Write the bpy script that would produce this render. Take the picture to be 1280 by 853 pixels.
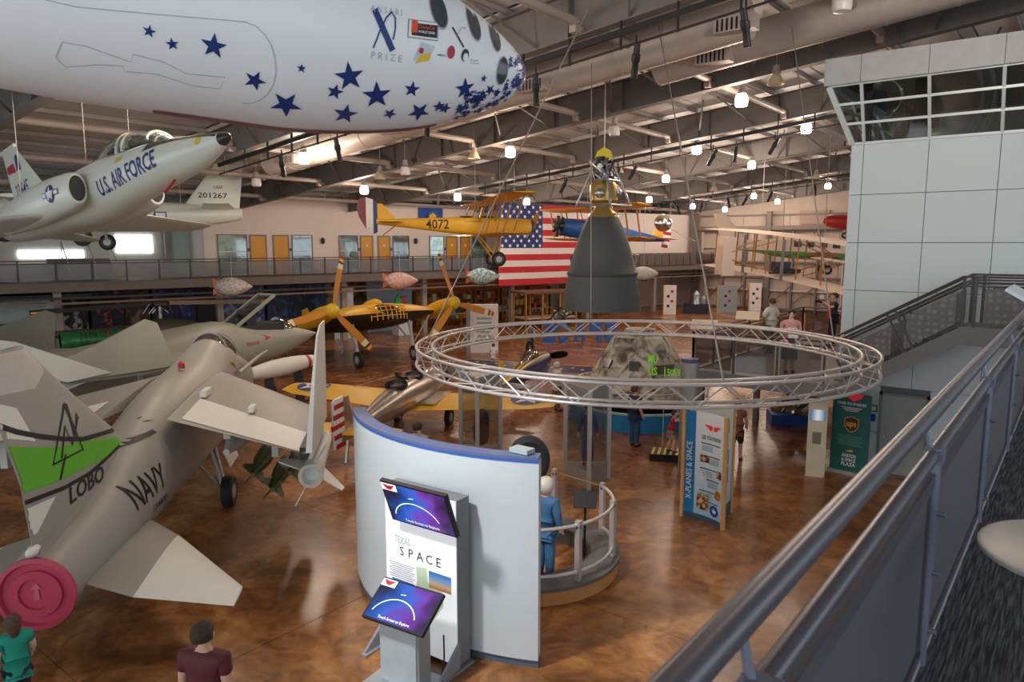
import bpy, bmesh, math, random
from mathutils import Vector, Matrix, Euler
from mathutils.bvhtree import BVHTree
for o_ in list(bpy.data.objects): bpy.data.objects.remove(o_)
S = bpy.context.scene; COL = S.collection; R_ = random.Random(7); PI = math.pi
# ---------------------------------------------------------------- camera, world, exposure
cd = bpy.data.cameras.new('camera'); cam = bpy.data.objects.new('camera', cd); COL.objects.link(cam)
cam.location = (0, 0, 5.8); cam.rotation_euler = (PI/2 - math.atan(121.5/910), 0, math.radians(38.2))
cd.sensor_fit = 'HORIZONTAL'; cd.sensor_width = 36; cd.lens = 36*910/1280; cd.clip_start = .05; cd.clip_end = 300
cd.dof.use_dof = True; cd.dof.focus_distance = 16; cd.dof.aperture_fstop = 4.5
S.camera = cam
S.view_settings.view_transform = 'Standard'; S.view_settings.look = 'None'; S.view_settings.gamma = 1
S.view_settings.exposure = 0.22; S.view_settings.use_curve_mapping = False
W = bpy.data.worlds.new('world'); S.world = W; W.use_nodes = True
bg = W.node_tree.nodes['Background']; bg.inputs[0].default_value = (.84, .93, 1.0, 1); bg.inputs[1].default_value = 1.5
# ---------------------------------------------------------------- materials
MATS = {}
def mat(key, col, rough=.5, metal=0., var=.06, scale=4., bump=0., spec=.5, emit=0., alpha=1., trans=0.):
    if key in MATS: return MATS[key]
    m = bpy.data.materials.new(key); m.use_nodes = True; nt = m.node_tree; b = nt.nodes['Principled BSDF']
    b.inputs['Roughness'].default_value = rough; b.inputs['Metallic'].default_value = metal
    b.inputs['Specular IOR Level'].default_value = spec; b.inputs['Alpha'].default_value = alpha
    b.inputs['Transmission Weight'].default_value = trans
    c = tuple(col)+(1,)
    if var > 0:
        tc = nt.nodes.new('ShaderNodeTexCoord'); nz = nt.nodes.new('ShaderNodeTexNoise'); nz.inputs['Scale'].default_value = scale
        nz.inputs['Detail'].default_value = 5; nt.links.new(tc.outputs['Object'], nz.inputs['Vector'])
        rp = nt.nodes.new('ShaderNodeValToRGB'); rp.color_ramp.elements[0].position = .3; rp.color_ramp.elements[1].position = .7
        rp.color_ramp.elements[0].color = tuple(x*(1-var) for x in col)+(1,); rp.color_ramp.elements[1].color = tuple(min(1, x*(1+var)) for x in col)+(1,)
        nt.links.new(nz.outputs['Fac'], rp.inputs['Fac']); nt.links.new(rp.outputs['Color'], b.inputs['Base Color'])
        if bump:
            bp = nt.nodes.new('ShaderNodeBump'); bp.inputs['Strength'].default_value = bump; bp.inputs['Distance'].default_value = .02
            nt.links.new(nz.outputs['Fac'], bp.inputs['Height']); nt.links.new(bp.outputs['Normal'], b.inputs['Normal'])
    else: b.inputs['Base Color'].default_value = c
    if emit:
        b.inputs['Emission Color'].default_value = c; b.inputs['Emission Strength'].default_value = emit
    m.diffuse_color = c; MATS[key] = m; return m
def ramp_mat(key, stops, kind='NOISE', scale=3., rough=.5, axis=2, emit=0., detail=4, dist=0.):
    """flat print / picture: colour ramp over noise, or a linear gradient along a generated axis"""
    if key in MATS: return MATS[key]
    m = bpy.data.materials.new(key); m.use_nodes = True; nt = m.node_tree; b = nt.nodes['Principled BSDF']; b.inputs['Roughness'].default_value = rough
    tc = nt.nodes.new('ShaderNodeTexCoord'); rp = nt.nodes.new('ShaderNodeValToRGB')
    if kind == 'NOISE':
        nz = nt.nodes.new('ShaderNodeTexNoise'); nz.inputs['Scale'].default_value = scale; nz.inputs['Detail'].default_value = detail; nz.inputs['Distortion'].default_value = dist
        nt.links.new(tc.outputs['Object'], nz.inputs['Vector']); nt.links.new(nz.outputs['Fac'], rp.inputs['Fac'])
    else:
        sp = nt.nodes.new('ShaderNodeSeparateXYZ'); nt.links.new(tc.outputs['Generated'], sp.inputs[0]); nt.links.new(sp.outputs[axis], rp.inputs['Fac'])
    e = rp.color_ramp.elements
    while len(e) < len(stops): e.new(.5)
    for i, (p, c) in enumerate(stops): e[i].position = p; e[i].color = tuple(c)+(1,)
    nt.links.new(rp.outputs['Color'], b.inputs['Base Color'])
    if emit: nt.links.new(rp.outputs['Color'], b.inputs['Emission Color']); b.inputs['Emission Strength'].default_value = emit
    MATS[key] = m; return m
def glass(key, col, trans_w=.8, rough=.03):
    if key in MATS: return MATS[key]
    m = bpy.data.materials.new(key); m.use_nodes = True; nt = m.node_tree; nt.nodes.remove(nt.nodes['Principled BSDF'])
    t = nt.nodes.new('ShaderNodeBsdfTransparent'); t.inputs[0].default_value = tuple(col)+(1,)
    g = nt.nodes.new('ShaderNodeBsdfGlossy'); g.inputs['Roughness'].default_value = rough; g.inputs[0].default_value = (.9, .95, 1, 1)
    x = nt.nodes.new('ShaderNodeMixShader'); x.inputs[0].default_value = 1-trans_w
    nt.links.new(t.outputs[0], x.inputs[1]); nt.links.new(g.outputs[0], x.inputs[2]); nt.links.new(x.outputs[0], nt.nodes['Material Output'].inputs[0])
    MATS[key] = m; return m
def srgb(r, g, b):
    f = lambda c: (c/255/12.92) if c/255 <= .04045 else ((c/255+.055)/1.055)**2.4
    return (f(r), f(g), f(b))
# ---------------------------------------------------------------- mesh builder
def V(*a): return Vector(a if len(a) > 1 else a[0])
def frame(d, up=(0, 0, 1)):
    d = V(d).normalized(); u = V(up)
    if abs(d.dot(u.normalized())) > .97: u = V(1, 0, 0) if abs(d.x) < .9 else V(0, 1, 0)
    s = d.cross(u).normalized(); return s, s.cross(d).normalized()
class MB:
    def __init__(s): s.v = []; s.f = []
    def add(s, vs, fs):
        n = len(s.v); s.v += [tuple(p) for p in vs]; s.f += [tuple(i+n for i in q) for q in fs]; return s
    def bx(s, x0, y0, z0, x1, y1, z1):
        return s.add([(x0,y0,z0),(x1,y0,z0),(x1,y1,z0),(x0,y1,z0),(x0,y0,z1),(x1,y0,z1),(x1,y1,z1),(x0,y1,z1)],
                     [(3,2,1,0),(4,5,6,7),(0,1,5,4),(1,2,6,5),(2,3,7,6),(3,0,4,7)])
    def box(s, c, d, rz=0, rx=0, ry=0):
        m = Euler((rx, ry, rz)).to_matrix(); a, b, e = d[0]/2, d[1]/2, d[2]/2
        return s.add([V(c)+m@V(p) for p in [(-a,-b,-e),(a,-b,-e),(a,b,-e),(-a,b,-e),(-a,-b,e),(a,-b,e),(a,b,e),(-a,b,e)]],
                     [(3,2,1,0),(4,5,6,7),(0,1,5,4),(1,2,6,5),(2,3,7,6),(3,0,4,7)])
    def bar(s, p, q, w, h, up=(0, 0, 1)):
        p, q = V(p), V(q); a, b = frame(q-p, up); a = a*w/2; b = b*h/2
        return s.add([p-a-b, p+a-b, p+a+b, p-a+b, q-a-b, q+a-b, q+a+b, q-a+b], [(0,1,2,3),(7,6,5,4),(0,4,5,1),(1,5,6,2),(2,6,7,3),(3,7,4,0)])
    def tube(s, p, q, r, r2=None, n=8):
        p, q = V(p), V(q); a, b = frame(q-p); r2 = r if r2 is None else r2; vs = []
        for c, rr in ((p, r), (q, r2)): vs += [c+(a*math.cos(2*PI*i/n)+b*math.sin(2*PI*i/n))*rr for i in range(n)]
        return s.add(vs, [(i, (i+1) % n, n+(i+1) % n, n+i) for i in range(n)]+[tuple(range(n))[::-1], tuple(range(n, 2*n))])
    def pipe(s, pts, r, n=8, closed=False):
        pts = [V(p) for p in pts]; m = len(pts); vs = []
        for i, p in enumerate(pts):
            d = (pts[(i+1) % m]-pts[i-1]) if closed else (pts[min(i+1, m-1)]-pts[max(i-1, 0)])
            a, b = frame(d); rr = r[i] if isinstance(r, (list, tuple)) else r
            vs += [p+(a*math.cos(2*PI*k/n)+b*math.sin(2*PI*k/n))*rr for k in range(n)]
        fs = [(i*n+k, i*n+(k+1) % n, ((i+1) % m)*n+(k+1) % n, ((i+1) % m)*n+k) for i in range(m if closed else m-1) for k in range(n)]
        if not closed: fs += [tuple(range(n))[::-1], tuple(range((m-1)*n, m*n))]
        return s.add(vs, fs)
    def rings(s, rs, cap0=True, cap1=True, closed=True):
        n = len(rs[0]); vs = [p for r in rs for p in r]; m = n if closed else n-1
        fs = [(i*n+k, i*n+(k+1) % n, (i+1)*n+(k+1) % n, (i+1)*n+k) for i in range(len(rs)-1) for k in range(m)]
        if cap0: fs.append(tuple(range(n))[::-1])
        if cap1: fs.append(tuple(range((len(rs)-1)*n, len(rs)*n)))
        return s.add(vs, fs)
    def lathe(s, prof, n=24, o=(0, 0, 0), ax=(0, 0, 1), cap=True):
        a, b = frame(ax); d = V(ax).normalized(); o = V(o)
        return s.rings([[o+d*z+(a*math.cos(2*PI*i/n)+b*math.sin(2*PI*i/n))*max(r, 1e-4) for i in range(n)] for r, z in prof], cap, cap)
    def ball(s, c, r, n=12, m=8):
        r = (r, r, r) if isinstance(r, (int, float)) else r
        return s.rings([[V(c)+V(r[0]*math.sin(t)*math.cos(2*PI*k/n), r[1]*math.sin(t)*math.sin(2*PI*k/n), -r[2]*math.cos(t)) for k in range(n)] for t in [max(.02, min(PI-.02, PI*i/m)) for i in range(m+1)]])
    def prism(s, pts, off):
        n = len(pts); off = V(off); a = [V(p) for p in pts]
        return s.add(a+[p+off for p in a], [tuple(range(n))[::-1], tuple(range(n, 2*n))]+[(i, (i+1) % n, n+(i+1) % n, n+i) for i in range(n)])
    def tr(s, M):
        s.v = [tuple(M@V(p)) for p in s.v]; return s
    def bvh(s): return BVHTree.FromPolygons([V(p) for p in s.v], s.f)
def mesh(name, mb, m, smooth=40):
    me = bpy.data.meshes.new(name); me.from_pydata(mb.v, [], mb.f); me.materials.append(m)
    bm = bmesh.new(); bm.from_mesh(me); bmesh.ops.recalc_face_normals(bm, faces=bm.faces); bm.to_mesh(me); bm.free()
    if smooth:
        me.polygons.foreach_set('use_smooth', [True]*len(me.polygons)); me.set_sharp_from_angle(angle=math.radians(smooth))
    return me
def tag(o, label=None, cat=None, group=None, kind=None):
    for k, v in (('label', label), ('category', cat), ('group', group), ('kind', kind)):
        if v: o[k] = v
    return o
def obj(name, mb, m, parent=None, label=None, cat=None, group=None, kind=None, smooth=40, loc=None, rot=None):
    me = mb if isinstance(mb, bpy.types.Mesh) else mesh(name, mb, m, smooth)
    o = bpy.data.objects.new(name, me); COL.objects.link(o); o.parent = parent
    if loc is not None: o.location = loc
    if rot is not None: o.rotation_euler = rot
    return tag(o, label, cat, group, kind)
def thing(name, label, cat, loc=(0, 0, 0), rot=(0, 0, 0), group=None, kind=None):
    o = bpy.data.objects.new(name, None); COL.objects.link(o); o.location = loc; o.rotation_euler = rot; o.empty_display_size = .2
    return tag(o, label, cat, group, kind)
def copy_tree(o, parent=None, label=None):
    c = o.copy(); COL.objects.link(c); c.parent = parent
    for ch in list(o.children): copy_tree(ch, c)
    if label: c['label'] = label
    return c
# ---------------------------------------------------------------- lettering
_tx = {}
def txt(s, bold=.0):
    k = (s, bold)
    if k in _tx: return _tx[k]
    cu = bpy.data.curves.new('t', 'FONT'); cu.body = s; cu.align_x = 'CENTER'; cu.align_y = 'CENTER'; cu.offset = bold; cu.resolution_u = 2
    o = bpy.data.objects.new('t', cu); COL.objects.link(o)
    dg = bpy.context.evaluated_depsgraph_get(); me = bpy.data.meshes.new_from_object(o.evaluated_get(dg))
    r = ([(v.co.x, v.co.y) for v in me.vertices], [tuple(p.vertices) for p in me.polygons])
    bpy.data.objects.remove(o); bpy.data.curves.remove(cu); bpy.data.meshes.remove(me)
    _tx[k] = r; return r
def fit(shape, w=None, h=None):
    vs, fs = shape; xs = [p[0] for p in vs]; ys = [p[1] for p in vs]; cx, cy = (max(xs)+min(xs))/2, (max(ys)+min(ys))/2
    sx = w/(max(xs)-min(xs)) if w else None; sy = h/(max(ys)-min(ys)) if h else None
    sx = sx or sy; sy = sy or sx
    return [((x-cx)*sx, (y-cy)*sy) for x, y in vs], fs
def star2(r, rot=0, k=.4): return [(r*(1 if i % 2 == 0 else k)*math.sin(rot+i*PI/5), r*(1 if i % 2 == 0 else k)*math.cos(rot+i*PI/5)) for i in range(10)], [tuple(range(10))]
def disc2(a, b=None, n=24): return [(a*math.cos(2*PI*i/n), (b or a)*math.sin(2*PI*i/n)) for i in range(n)], [tuple(range(n))]
def rect2(w, h): return [(-w/2, -h/2), (w/2, -h/2), (w/2, h/2), (-w/2, h/2)], [(0, 1, 2, 3)]
def poly2(*p): return list(p), [tuple(range(len(p)))]
def band2(pts, w):
    vs = []; n = len(pts)
    for i, p in enumerate(pts):
        a, b = pts[max(i-1, 0)], pts[min(i+1, n-1)]; dx, dy = b[0]-a[0], b[1]-a[1]; l = math.hypot(dx, dy) or 1
        vs += [(p[0]-dy/l*w/2, p[1]+dx/l*w/2), (p[0]+dy/l*w/2, p[1]-dx/l*w/2)]
    return vs, [(2*i, 2*i+1, 2*i+3, 2*i+2) for i in range(n-1)]
def flat(name, shape, m, o, xd, yd, parent=None, off=.004, label=None):
    xd, yd = V(xd).normalized(), V(yd).normalized(); n = xd.cross(yd); o = V(o)+n*off
    mb = MB().add([o+xd*x+yd*y for x, y in shape[0]], shape[1]); me = bpy.data.meshes.new(name); me.from_pydata(mb.v, [], mb.f); me.materials.append(m)
    return obj(name, me, m, parent, label)
def decal(name, shape, m, bvh, o, xd, yd, parent=None, off=.006, res=.15, label=None, far=8.):
    """lay a flat print onto a curved surface: subdivide it and drop it along -(xd x yd)"""
    xd, yd = V(xd).normalized(), V(yd).normalized(); n = xd.cross(yd); o = V(o)
    bm = bmesh.new(); vs = [bm.verts.new(o+xd*x+yd*y) for x, y in shape[0]]
    for q in shape[1]:
        try: bm.faces.new([vs[i] for i in q])
        except ValueError: pass
    bmesh.ops.triangulate(bm, faces=bm.faces[:])
    for _ in range(5):
        es = [e for e in bm.edges if e.calc_length() > res]
        if not es: break
        bmesh.ops.subdivide_edges(bm, edges=es, cuts=1); bmesh.ops.triangulate(bm, faces=bm.faces[:])
    dead = []
    for v in bm.verts:
        h, nn, i, d = bvh.ray_cast(v.co+n*far, -n, far*2)
        if h is None: dead.append(v)
        else: v.co = h+(nn if nn.dot(n) > 0 else -nn)*off
    if dead: bmesh.ops.delete(bm, geom=dead, context='VERTS')
    me = bpy.data.meshes.new(name); bm.to_mesh(me); bm.free(); me.materials.append(m)
    me.polygons.foreach_set('use_smooth', [True]*len(me.polygons))
    return obj(name, me, m, parent, label)
# ---------------------------------------------------------------- lofted bodies and wings
def cr(p0, p1, p2, p3, t):
    return [.5*((2*b)+(-a+c)*t+(2*a-5*b+4*c-d)*t*t+(-a+3*b-3*c+d)*t**3) for a, b, c, d in zip(p0, p1, p2, p3)]
def resample(secs, k):
    out = []; n = len(secs)
    for i in range(n-1):
        for j in range(k): out.append(cr(secs[max(i-1, 0)], secs[i], secs[i+1], secs[min(i+2, n-1)], j/k))
    out.append(list(secs[-1])); return out
def fuse(secs, k=3, n=24, mb=None, y0=0.):
    """secs: (x, z_centre, half_width, height_up, height_down, exponent) along local x"""
    rs = []
    for x, z, w, hu, hd, e in resample(secs, k):
        r = []
        for i in range(n):
            t = 2*PI*i/n; c, s_ = math.cos(t), math.sin(t); pw = 2/max(e, 1)
            r.append((x, y0+max(w, .002)*math.copysign(abs(c)**pw, c), z+max(hu if s_ > 0 else hd, .002)*math.copysign(abs(s_)**pw, s_)))
        rs.append(r)
    return (mb or MB()).rings(rs)
AF = [(0, 0), (.02, .35), (.08, .7), (.2, .95), (.35, 1), (.6, .75), (.85, .3), (1, .03)]
def wing(secs, up=(0, 0, 1), mb=None):
    """secs: (LE point, chord, half thickness); chord runs along local -x"""
    up = V(up); rs = []
    for le, c, t in secs:
        le = V(le); r = [le+V(-a*c, 0, 0)+up*(b*t) for a, b in AF]+[le+V(-a*c, 0, 0)-up*(b*t*.8) for a, b in AF[::-1][:-1]]
        rs.append(r)
    return (mb or MB()).rings(rs)
def wheel_parts(root, c, r, w, tyre, hub, ax=(0, 1, 0)):
    ax = V(ax).normalized(); c = V(c)
    pr = [(r*.62, -w*.45), (r*.85, -w*.5), (r*.97, -w*.35), (r, 0), (r*.97, w*.35), (r*.85, w*.5), (r*.62, w*.45)]
    t = obj('tyre', MB().lathe(pr, 20, c, ax), tyre, root)
    obj('hub', MB().lathe([(.02, -w*.52), (r*.3, -w*.52), (r*.55, -w*.4), (r*.62, -w*.47), (r*.62, w*.47), (r*.55, w*.4), (r*.3, w*.52), (.02, w*.52)], 16, c, ax), hub, t)
    return t
# ================================================================ the hall
def rb(x): return 11.8+.107*min(x, 8-x)          # underside of the roof girders; ridge at x = 4
# --- polished, acid-stained concrete floor in saw-cut slabs
def floor_mat():
    m = bpy.data.materials.new('stained_concrete'); m.use_nodes = True; nt = m.node_tree; b = nt.nodes['Principled BSDF']; L = nt.links.new
    g = nt.nodes.new('ShaderNodeNewGeometry')
    n1 = nt.nodes.new('ShaderNodeTexNoise'); n1.inputs['Scale'].default_value = .42; n1.inputs['Detail'].default_value = 9; n1.inputs['Roughness'].default_value = .62; n1.inputs['Distortion'].default_value = 1.6
    n2 = nt.nodes.new('ShaderNodeTexNoise'); n2.inputs['Scale'].default_value = 1.9; n2.inputs['Detail'].default_value = 8; n2.inputs['Distortion'].default_value = 2.2
    L(g.outputs['Position'], n1.inputs['Vector']); L(g.outputs['Position'], n2.inputs['Vector'])
    r1 = nt.nodes.new('ShaderNodeValToRGB'); e = r1.color_ramp.elements
    e[0].position = .3; e[0].color = srgb(108, 68, 38)+(1,); e[1].position = .72; e[1].color = srgb(208, 156, 104)+(1,)
    k = e.new(.45); k.color = srgb(142, 92, 50)+(1,); k = e.new(.58); k.color = srgb(176, 120, 68)+(1,)
    r2 = nt.nodes.new('ShaderNodeValToRGB'); r2.color_ramp.elements[0].position = .34; r2.color_ramp.elements[0].color = (.5, .45, .42, 1); r2.color_ramp.elements[1].position = .62; r2.color_ramp.elements[1].color = (1, 1, 1, 1)
    mx = nt.nodes.new('ShaderNodeMix'); mx.data_type = 'RGBA'; mx.blend_type = 'MULTIPLY'; mx.inputs[0].default_value = .8
    L(n1.outputs['Fac'], r1.inputs['Fac']); L(n2.outputs['Fac'], r2.inputs['Fac']); L(r1.outputs[0], mx.inputs[6]); L(r2.outputs[0], mx.inputs[7]); L(mx.outputs[2], b.inputs['Base Color'])
    b.inputs['Roughness'].default_value = .27; b.inputs['Specular IOR Level'].default_value = .5
    MATS['floor'] = m; return m
fm = floor_mat()
fl = obj('floor', MB().bx(-58, -14, -.3, 16, 76, -.02), mat('joint', (.03, .02, .015), .8, var=0), kind='structure')
sl = mesh('slab', MB().bx(.006, .006, -.05, 5.994, 5.994, 0), fm, 0)
for i in range(12):
    for j in range(15): obj('slab', sl, fm, fl, loc=(-57+6*i, -14.5+6*j, 0))
# --- roof: deck panels, girders, purlins, struts
steel = mat('grey_steel', srgb(108, 103, 100), .6, .0, .05, 1.5); deck = mat('roof_deck', srgb(204, 202, 200), .7, 0, .1, .8)
beige = mat('beige_tube', srgb(160, 146, 136), .5, 0, .05, 2)
ce = obj('ceiling', MB().add([(-52, -14, rb(-52)+1.45), (4, -14, rb(4)+1.45), (4, 76, rb(4)+1.45), (-52, 76, rb(-52)+1.45), (18, -14, rb(18)+1.45), (18, 76, rb(18)+1.45)], [(0, 1, 2, 3), (1, 4, 5, 2)]), mat('deck_back', (.3, .3, .3), .8, var=0), kind='structure')
FR = [-7.3, .2, 7.8, 15.4, 23.1, 30.5, 40.6, 50.6, 64.0]
for bi in range(len(FR)-1):
    y0, y1 = FR[bi]+.1, FR[bi+1]-.1
    for i in range(22):
        x0 = -51+2.5*i; x1 = x0+2.44
        obj('roof_panel', MB().prism([(x0, y0, rb(x0)+1.3), (x1, y0, rb(x1)+1.3), (x1, y1, rb(x1)+1.3), (x0, y1, rb(x0)+1.3)], (0, 0, .04)), deck, ce, smooth=0)
pu = mesh('purlin', MB().bx(-.03, -13, .08, .03, 76, .22).bx(-.07, -13, .08, .03, 76, .09).bx(-.03, -13, .215, .07, 76, .225), mat('purlin', srgb(164, 158, 154), .6), 0)
for i in range(34): x = -50.2+1.65*i; obj('purlin', pu, None, ce, loc=(x, 0, rb(x)+1.06))
for y in FR:
    g = MB()
    for x0, x1 in ((-50, 4), (4, 16)):
        a, b = V(x0, y, rb(x0)), V(x1, y, rb(x1))
        g.bar(a+V(0, 0, .53), b+V(0, 0, .53), .02, 1.04); g.bar(a, b, .34, .03); g.bar(a+V(0, 0, 1.05), b+V(0, 0, 1.05), .34, .03)
    go = obj('girder', g, steel, ce, smooth=0)
    st = mesh('stiffener', MB().bx(-.012, -.15, .02, .012, .15, 1.03), steel, 0)
    for i in range(19): x = -48+2.9*i; obj('stiffener', st, None, go, loc=(x, y, rb(x)))
for k in range(1, len(FR)-1):
    y0, y1 = FR[k], FR[k+1]
    for x in (-5, -10, -15, -20, -25, -30, -35):
        t = obj('strut', MB().tube((x, y0+.2, rb(x)+.28), (x, y1-.25, rb(x)+.28), .11, n=12), beige, ce)
        obj('bracket', MB().bx(x-.09, y1-.4, rb(x)+.02, x+.09, y1-.02, rb(x)+.2), beige, t, smooth=0)
        for s in (-1, 1):
            obj('knee_brace', MB().bar((x+s*1.3, y1, rb(x+s*1.3)+.1), (x+s*2.2, y1-1.7, rb(x+s*2.2)+1.15), .06, .06), steel, ce, smooth=0)
    obj('light_rail', MB().bar((-48, y0+.6, rb(-48)+.9), (4, y0+.6, rb(4)+.9), .05, .05), beige, ce, smooth=0)
# --- end wall (hangar doors) and its framing
wl = mat('hangar_sheet', srgb(176, 160, 148), .7, 0, .07, 1.2); fr_ = mat('hangar_frame', srgb(112, 100, 92), .6); lt = mat('hangar_light_frame', srgb(190, 176, 164), .6)
we = obj('wall_end', MB().bx(-50, 64.75, 0, 12, 64.9, 12), wl, kind='structure', smooth=0)
for i in range(16): x = -28.6+2.05*i; obj('sheet_panel', MB().bx(x, 64.66, .1, x+2.01, 64.74, 8.4), wl, we, smooth=0)
for i in range(14):
    x = -28.2+2.05*i; obj('post', MB().bx(x-.07, 64.3, 0, x+.07, 64.6, 6.9), fr_ if i % 3 else lt, we, smooth=0)
    if i < 13: obj('door_brace', MB().bar((x, 64.35, .3 if i % 2 else .5), (x+2.05, 64.35, 2.2), .1, .1), fr_, we, smooth=0)
for z, m in ((.15, fr_), (1.75, lt), (2.9, fr_), (4.2, fr_), (5.5, lt), (6.9, fr_), (8.3, fr_)): obj('girt', MB().bx(-28.4, 64.38, z-.07, 0, 64.62, z+.07), m, we, smooth=0)
obj('rail_beam', MB().bx(-29, 64.0, 7.0, 0, 64.3, 7.35), fr_, we, smooth=0)
obj('wall_louvre', MB().bx(-19.6, 64.5, 7.45, -17.2, 64.64, 8.6), mat('louvre', srgb(150, 128, 116), .6), we, smooth=0)
for x in (-28.8, -22, -14.5, -7): obj('corner_column', MB().bx(x-.2, 63.9, 0, x+.2, 64.3, 8.6), fr_, we, smooth=0)
# --- left gallery: local frame s along the hall, n into the wall
GO = V(-38.3, 12.25, 0); GD = V(.2195, .9756, 0); GN = V(-.9756, .2195, 0); GA = math.atan2(.9756, .2195)
GM = Matrix.Translation(GO) @ Matrix.Rotation(GA, 4, 'Z')     # local x = s, local y = n
def gthing(name, label=None, cat=None, kind=None, **k): return thing(name, label, cat, GO, (0, 0, GA), kind=kind, **k)
def gp(s, n, z): return GM @ V(s, n, z)
white = mat('gallery_white', srgb(226, 210, 200), .75, 0, .03, .6); dark = mat('dark_metal', srgb(62, 60, 60), .5, .3)
g = gthing('wall_left', kind='structure')
obj('gallery_wall', MB().bx(9.1, 3.0, 4, 53, 3.2, 8.45), white, g, smooth=0)
obj('return_wall', MB().bx(9.1, 3.2, 4, 9.3, 6.0, 8.45), white, g, smooth=0)
obj('recess_wall', MB().bx(-16, 6.0, 4, 9.3, 6.2, 9.0), mat('recess_white', srgb(206, 204, 196), .75), g, smooth=0)
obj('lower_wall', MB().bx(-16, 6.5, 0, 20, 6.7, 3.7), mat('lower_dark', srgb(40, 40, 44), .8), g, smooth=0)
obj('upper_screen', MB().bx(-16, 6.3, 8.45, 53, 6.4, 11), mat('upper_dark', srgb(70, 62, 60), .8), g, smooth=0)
obj('top_rail', MB().bx(2, 2.9, 8.75, 53, 3.05, 8.9), beige, g, smooth=0)
for i in range(11): s = 8+i*4.2; obj('rail_post', MB().bx(s, 2.95, 8.45, s+.12, 3.07, 9.9), beige, g, smooth=0); obj('rail_brace', MB().bar((s+.1, 3, 9.6), (s+1.5, 3, 8.6), .06, .06), beige, g, smooth=0)
obj('wing_column', MB().bx(7.7, 5.6, 4, 8.0, 5.9, 9), mat('column_grey', srgb(150, 146, 140), .6), g, smooth=0)
obj('lit_panel', MB().bx(8.2, 5.9, 4, 9.25, 5.98, 8.3), mat('pale_green', srgb(214, 232, 222), .6), g, smooth=0)
obj('bright_window', MB().bx(5.2, 5.9, 5.3, 7.1, 5.98, 6.3), mat('daylight_pane', (.95, 1, 1), .3, var=0, emit=3.2), g, smooth=0)
obj('lower_window', MB().bx(.6, 5.9, 5.05, 3.6, 5.98, 5.45), MATS['daylight_pane'], g, smooth=0)
slabm = mat('gallery_slab', srgb(92, 84, 78), .7)
gs = gthing('gallery_floor', 'long upper gallery floor deck with steel edge beam', 'floor deck', kind='structure')
obj('deck', MB().bx(-16, 0, 3.7, 53, 6.4, 4.0), slabm, gs, smooth=0)
obj('edge_beam', MB().bx(-16, -.06, 3.55, 53, .1, 3.95), mat('edge_beam', srgb(104, 92, 84), .6), gs, smooth=0)
obj('cable_tray', MB().bx(-16, -.3, 3.2, 53, -.12, 3.3), mat('tray', srgb(52, 46, 42), .6), gs, smooth=0)
obj('conduit', MB().bx(-16, -.2, 2.95, 53, -.1, 3.05), mat('conduit', srgb(122, 98, 80), .6), gs, smooth=0)
colm = mat('gallery_column', srgb(150, 138, 126), .6)
for s in (1.5, 9.0, 16.3, 22.0, 29.4, 37, 45, 52): obj('column', MB().bx(s-.16, .35, 0, s+.16, .67, 3.7), colm, gs, smooth=0)
# gallery railing: each post and each mesh infill panel is a piece
rl = gthing('gallery_railing', 'dark steel railing with mesh panels along the long upper gallery', 'railing')
pm_ = mesh('railing_post', MB().bx(-.035, -.03, 0, .035, .03, 1.0), dark, 0); pn = mesh('mesh_panel', MB().bx(.06, -.008, .08, 1.44, .008, .84), glass('mesh_infill', (.52, .5, .49), .9, .4), 0)
for i in range(44):
    s = -12+1.5*i
    obj('railing_post', pm_, None, rl, loc=(s, .12, 4.0)); obj('mesh_panel', pn, None, rl, loc=(s, .12, 4.0))
for z in (5.0, 4.87): obj('handrail', MB().bx(-12, .09, z-.025, 53, .15, z+.025), dark, rl, smooth=0)
# doors and office windows of the gallery
ym = mat('yellow_door', srgb(216, 148, 38), .45, 0, .04, 1.5); fgrey = mat('door_frame', srgb(128, 118, 110), .5)
for i, (a, b) in enumerate(((11.74, 12.59), (13.12, 13.96), (18.87, 19.65), (20.15, 20.92), (25.52, 26.34), (26.76, 27.46))):
    d = gthing('door_%d' % (i+2), kind='structure')
    obj('door_frame', MB().bx(a-.08, 2.93, 4, a, 3.0, 6.25).bx(b, 2.93, 4, b+.08, 3.0, 6.25).bx(a-.08, 2.93, 6.25, b+.08, 3.0, 6.34), fgrey, d, smooth=0)
    l = obj('door_leaf', MB().bx(a, 2.95, 4.0, b, 3.0, 6.25), ym, d, smooth=0)
    obj('handle', MB().tube((b-.1, 2.94, 5.0), (b-.22, 2.92, 5.0), .02), mat('chrome', (.7, .7, .7), .25, 1, 0), l)
    if i > 1: obj('door_sign', MB().lathe([(.09, 0), (.09, .012)], 16, ((a+b)/2, 2.94, 5.7), (0, -1, 0)), mat('sign_pale', srgb(232, 222, 214), .5), l)
wcol = [srgb(150, 165, 158), srgb(96, 100, 96), srgb(120, 140, 132), srgb(70, 70, 68), srgb(196, 226, 220), srgb(150, 180, 176)]
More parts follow.
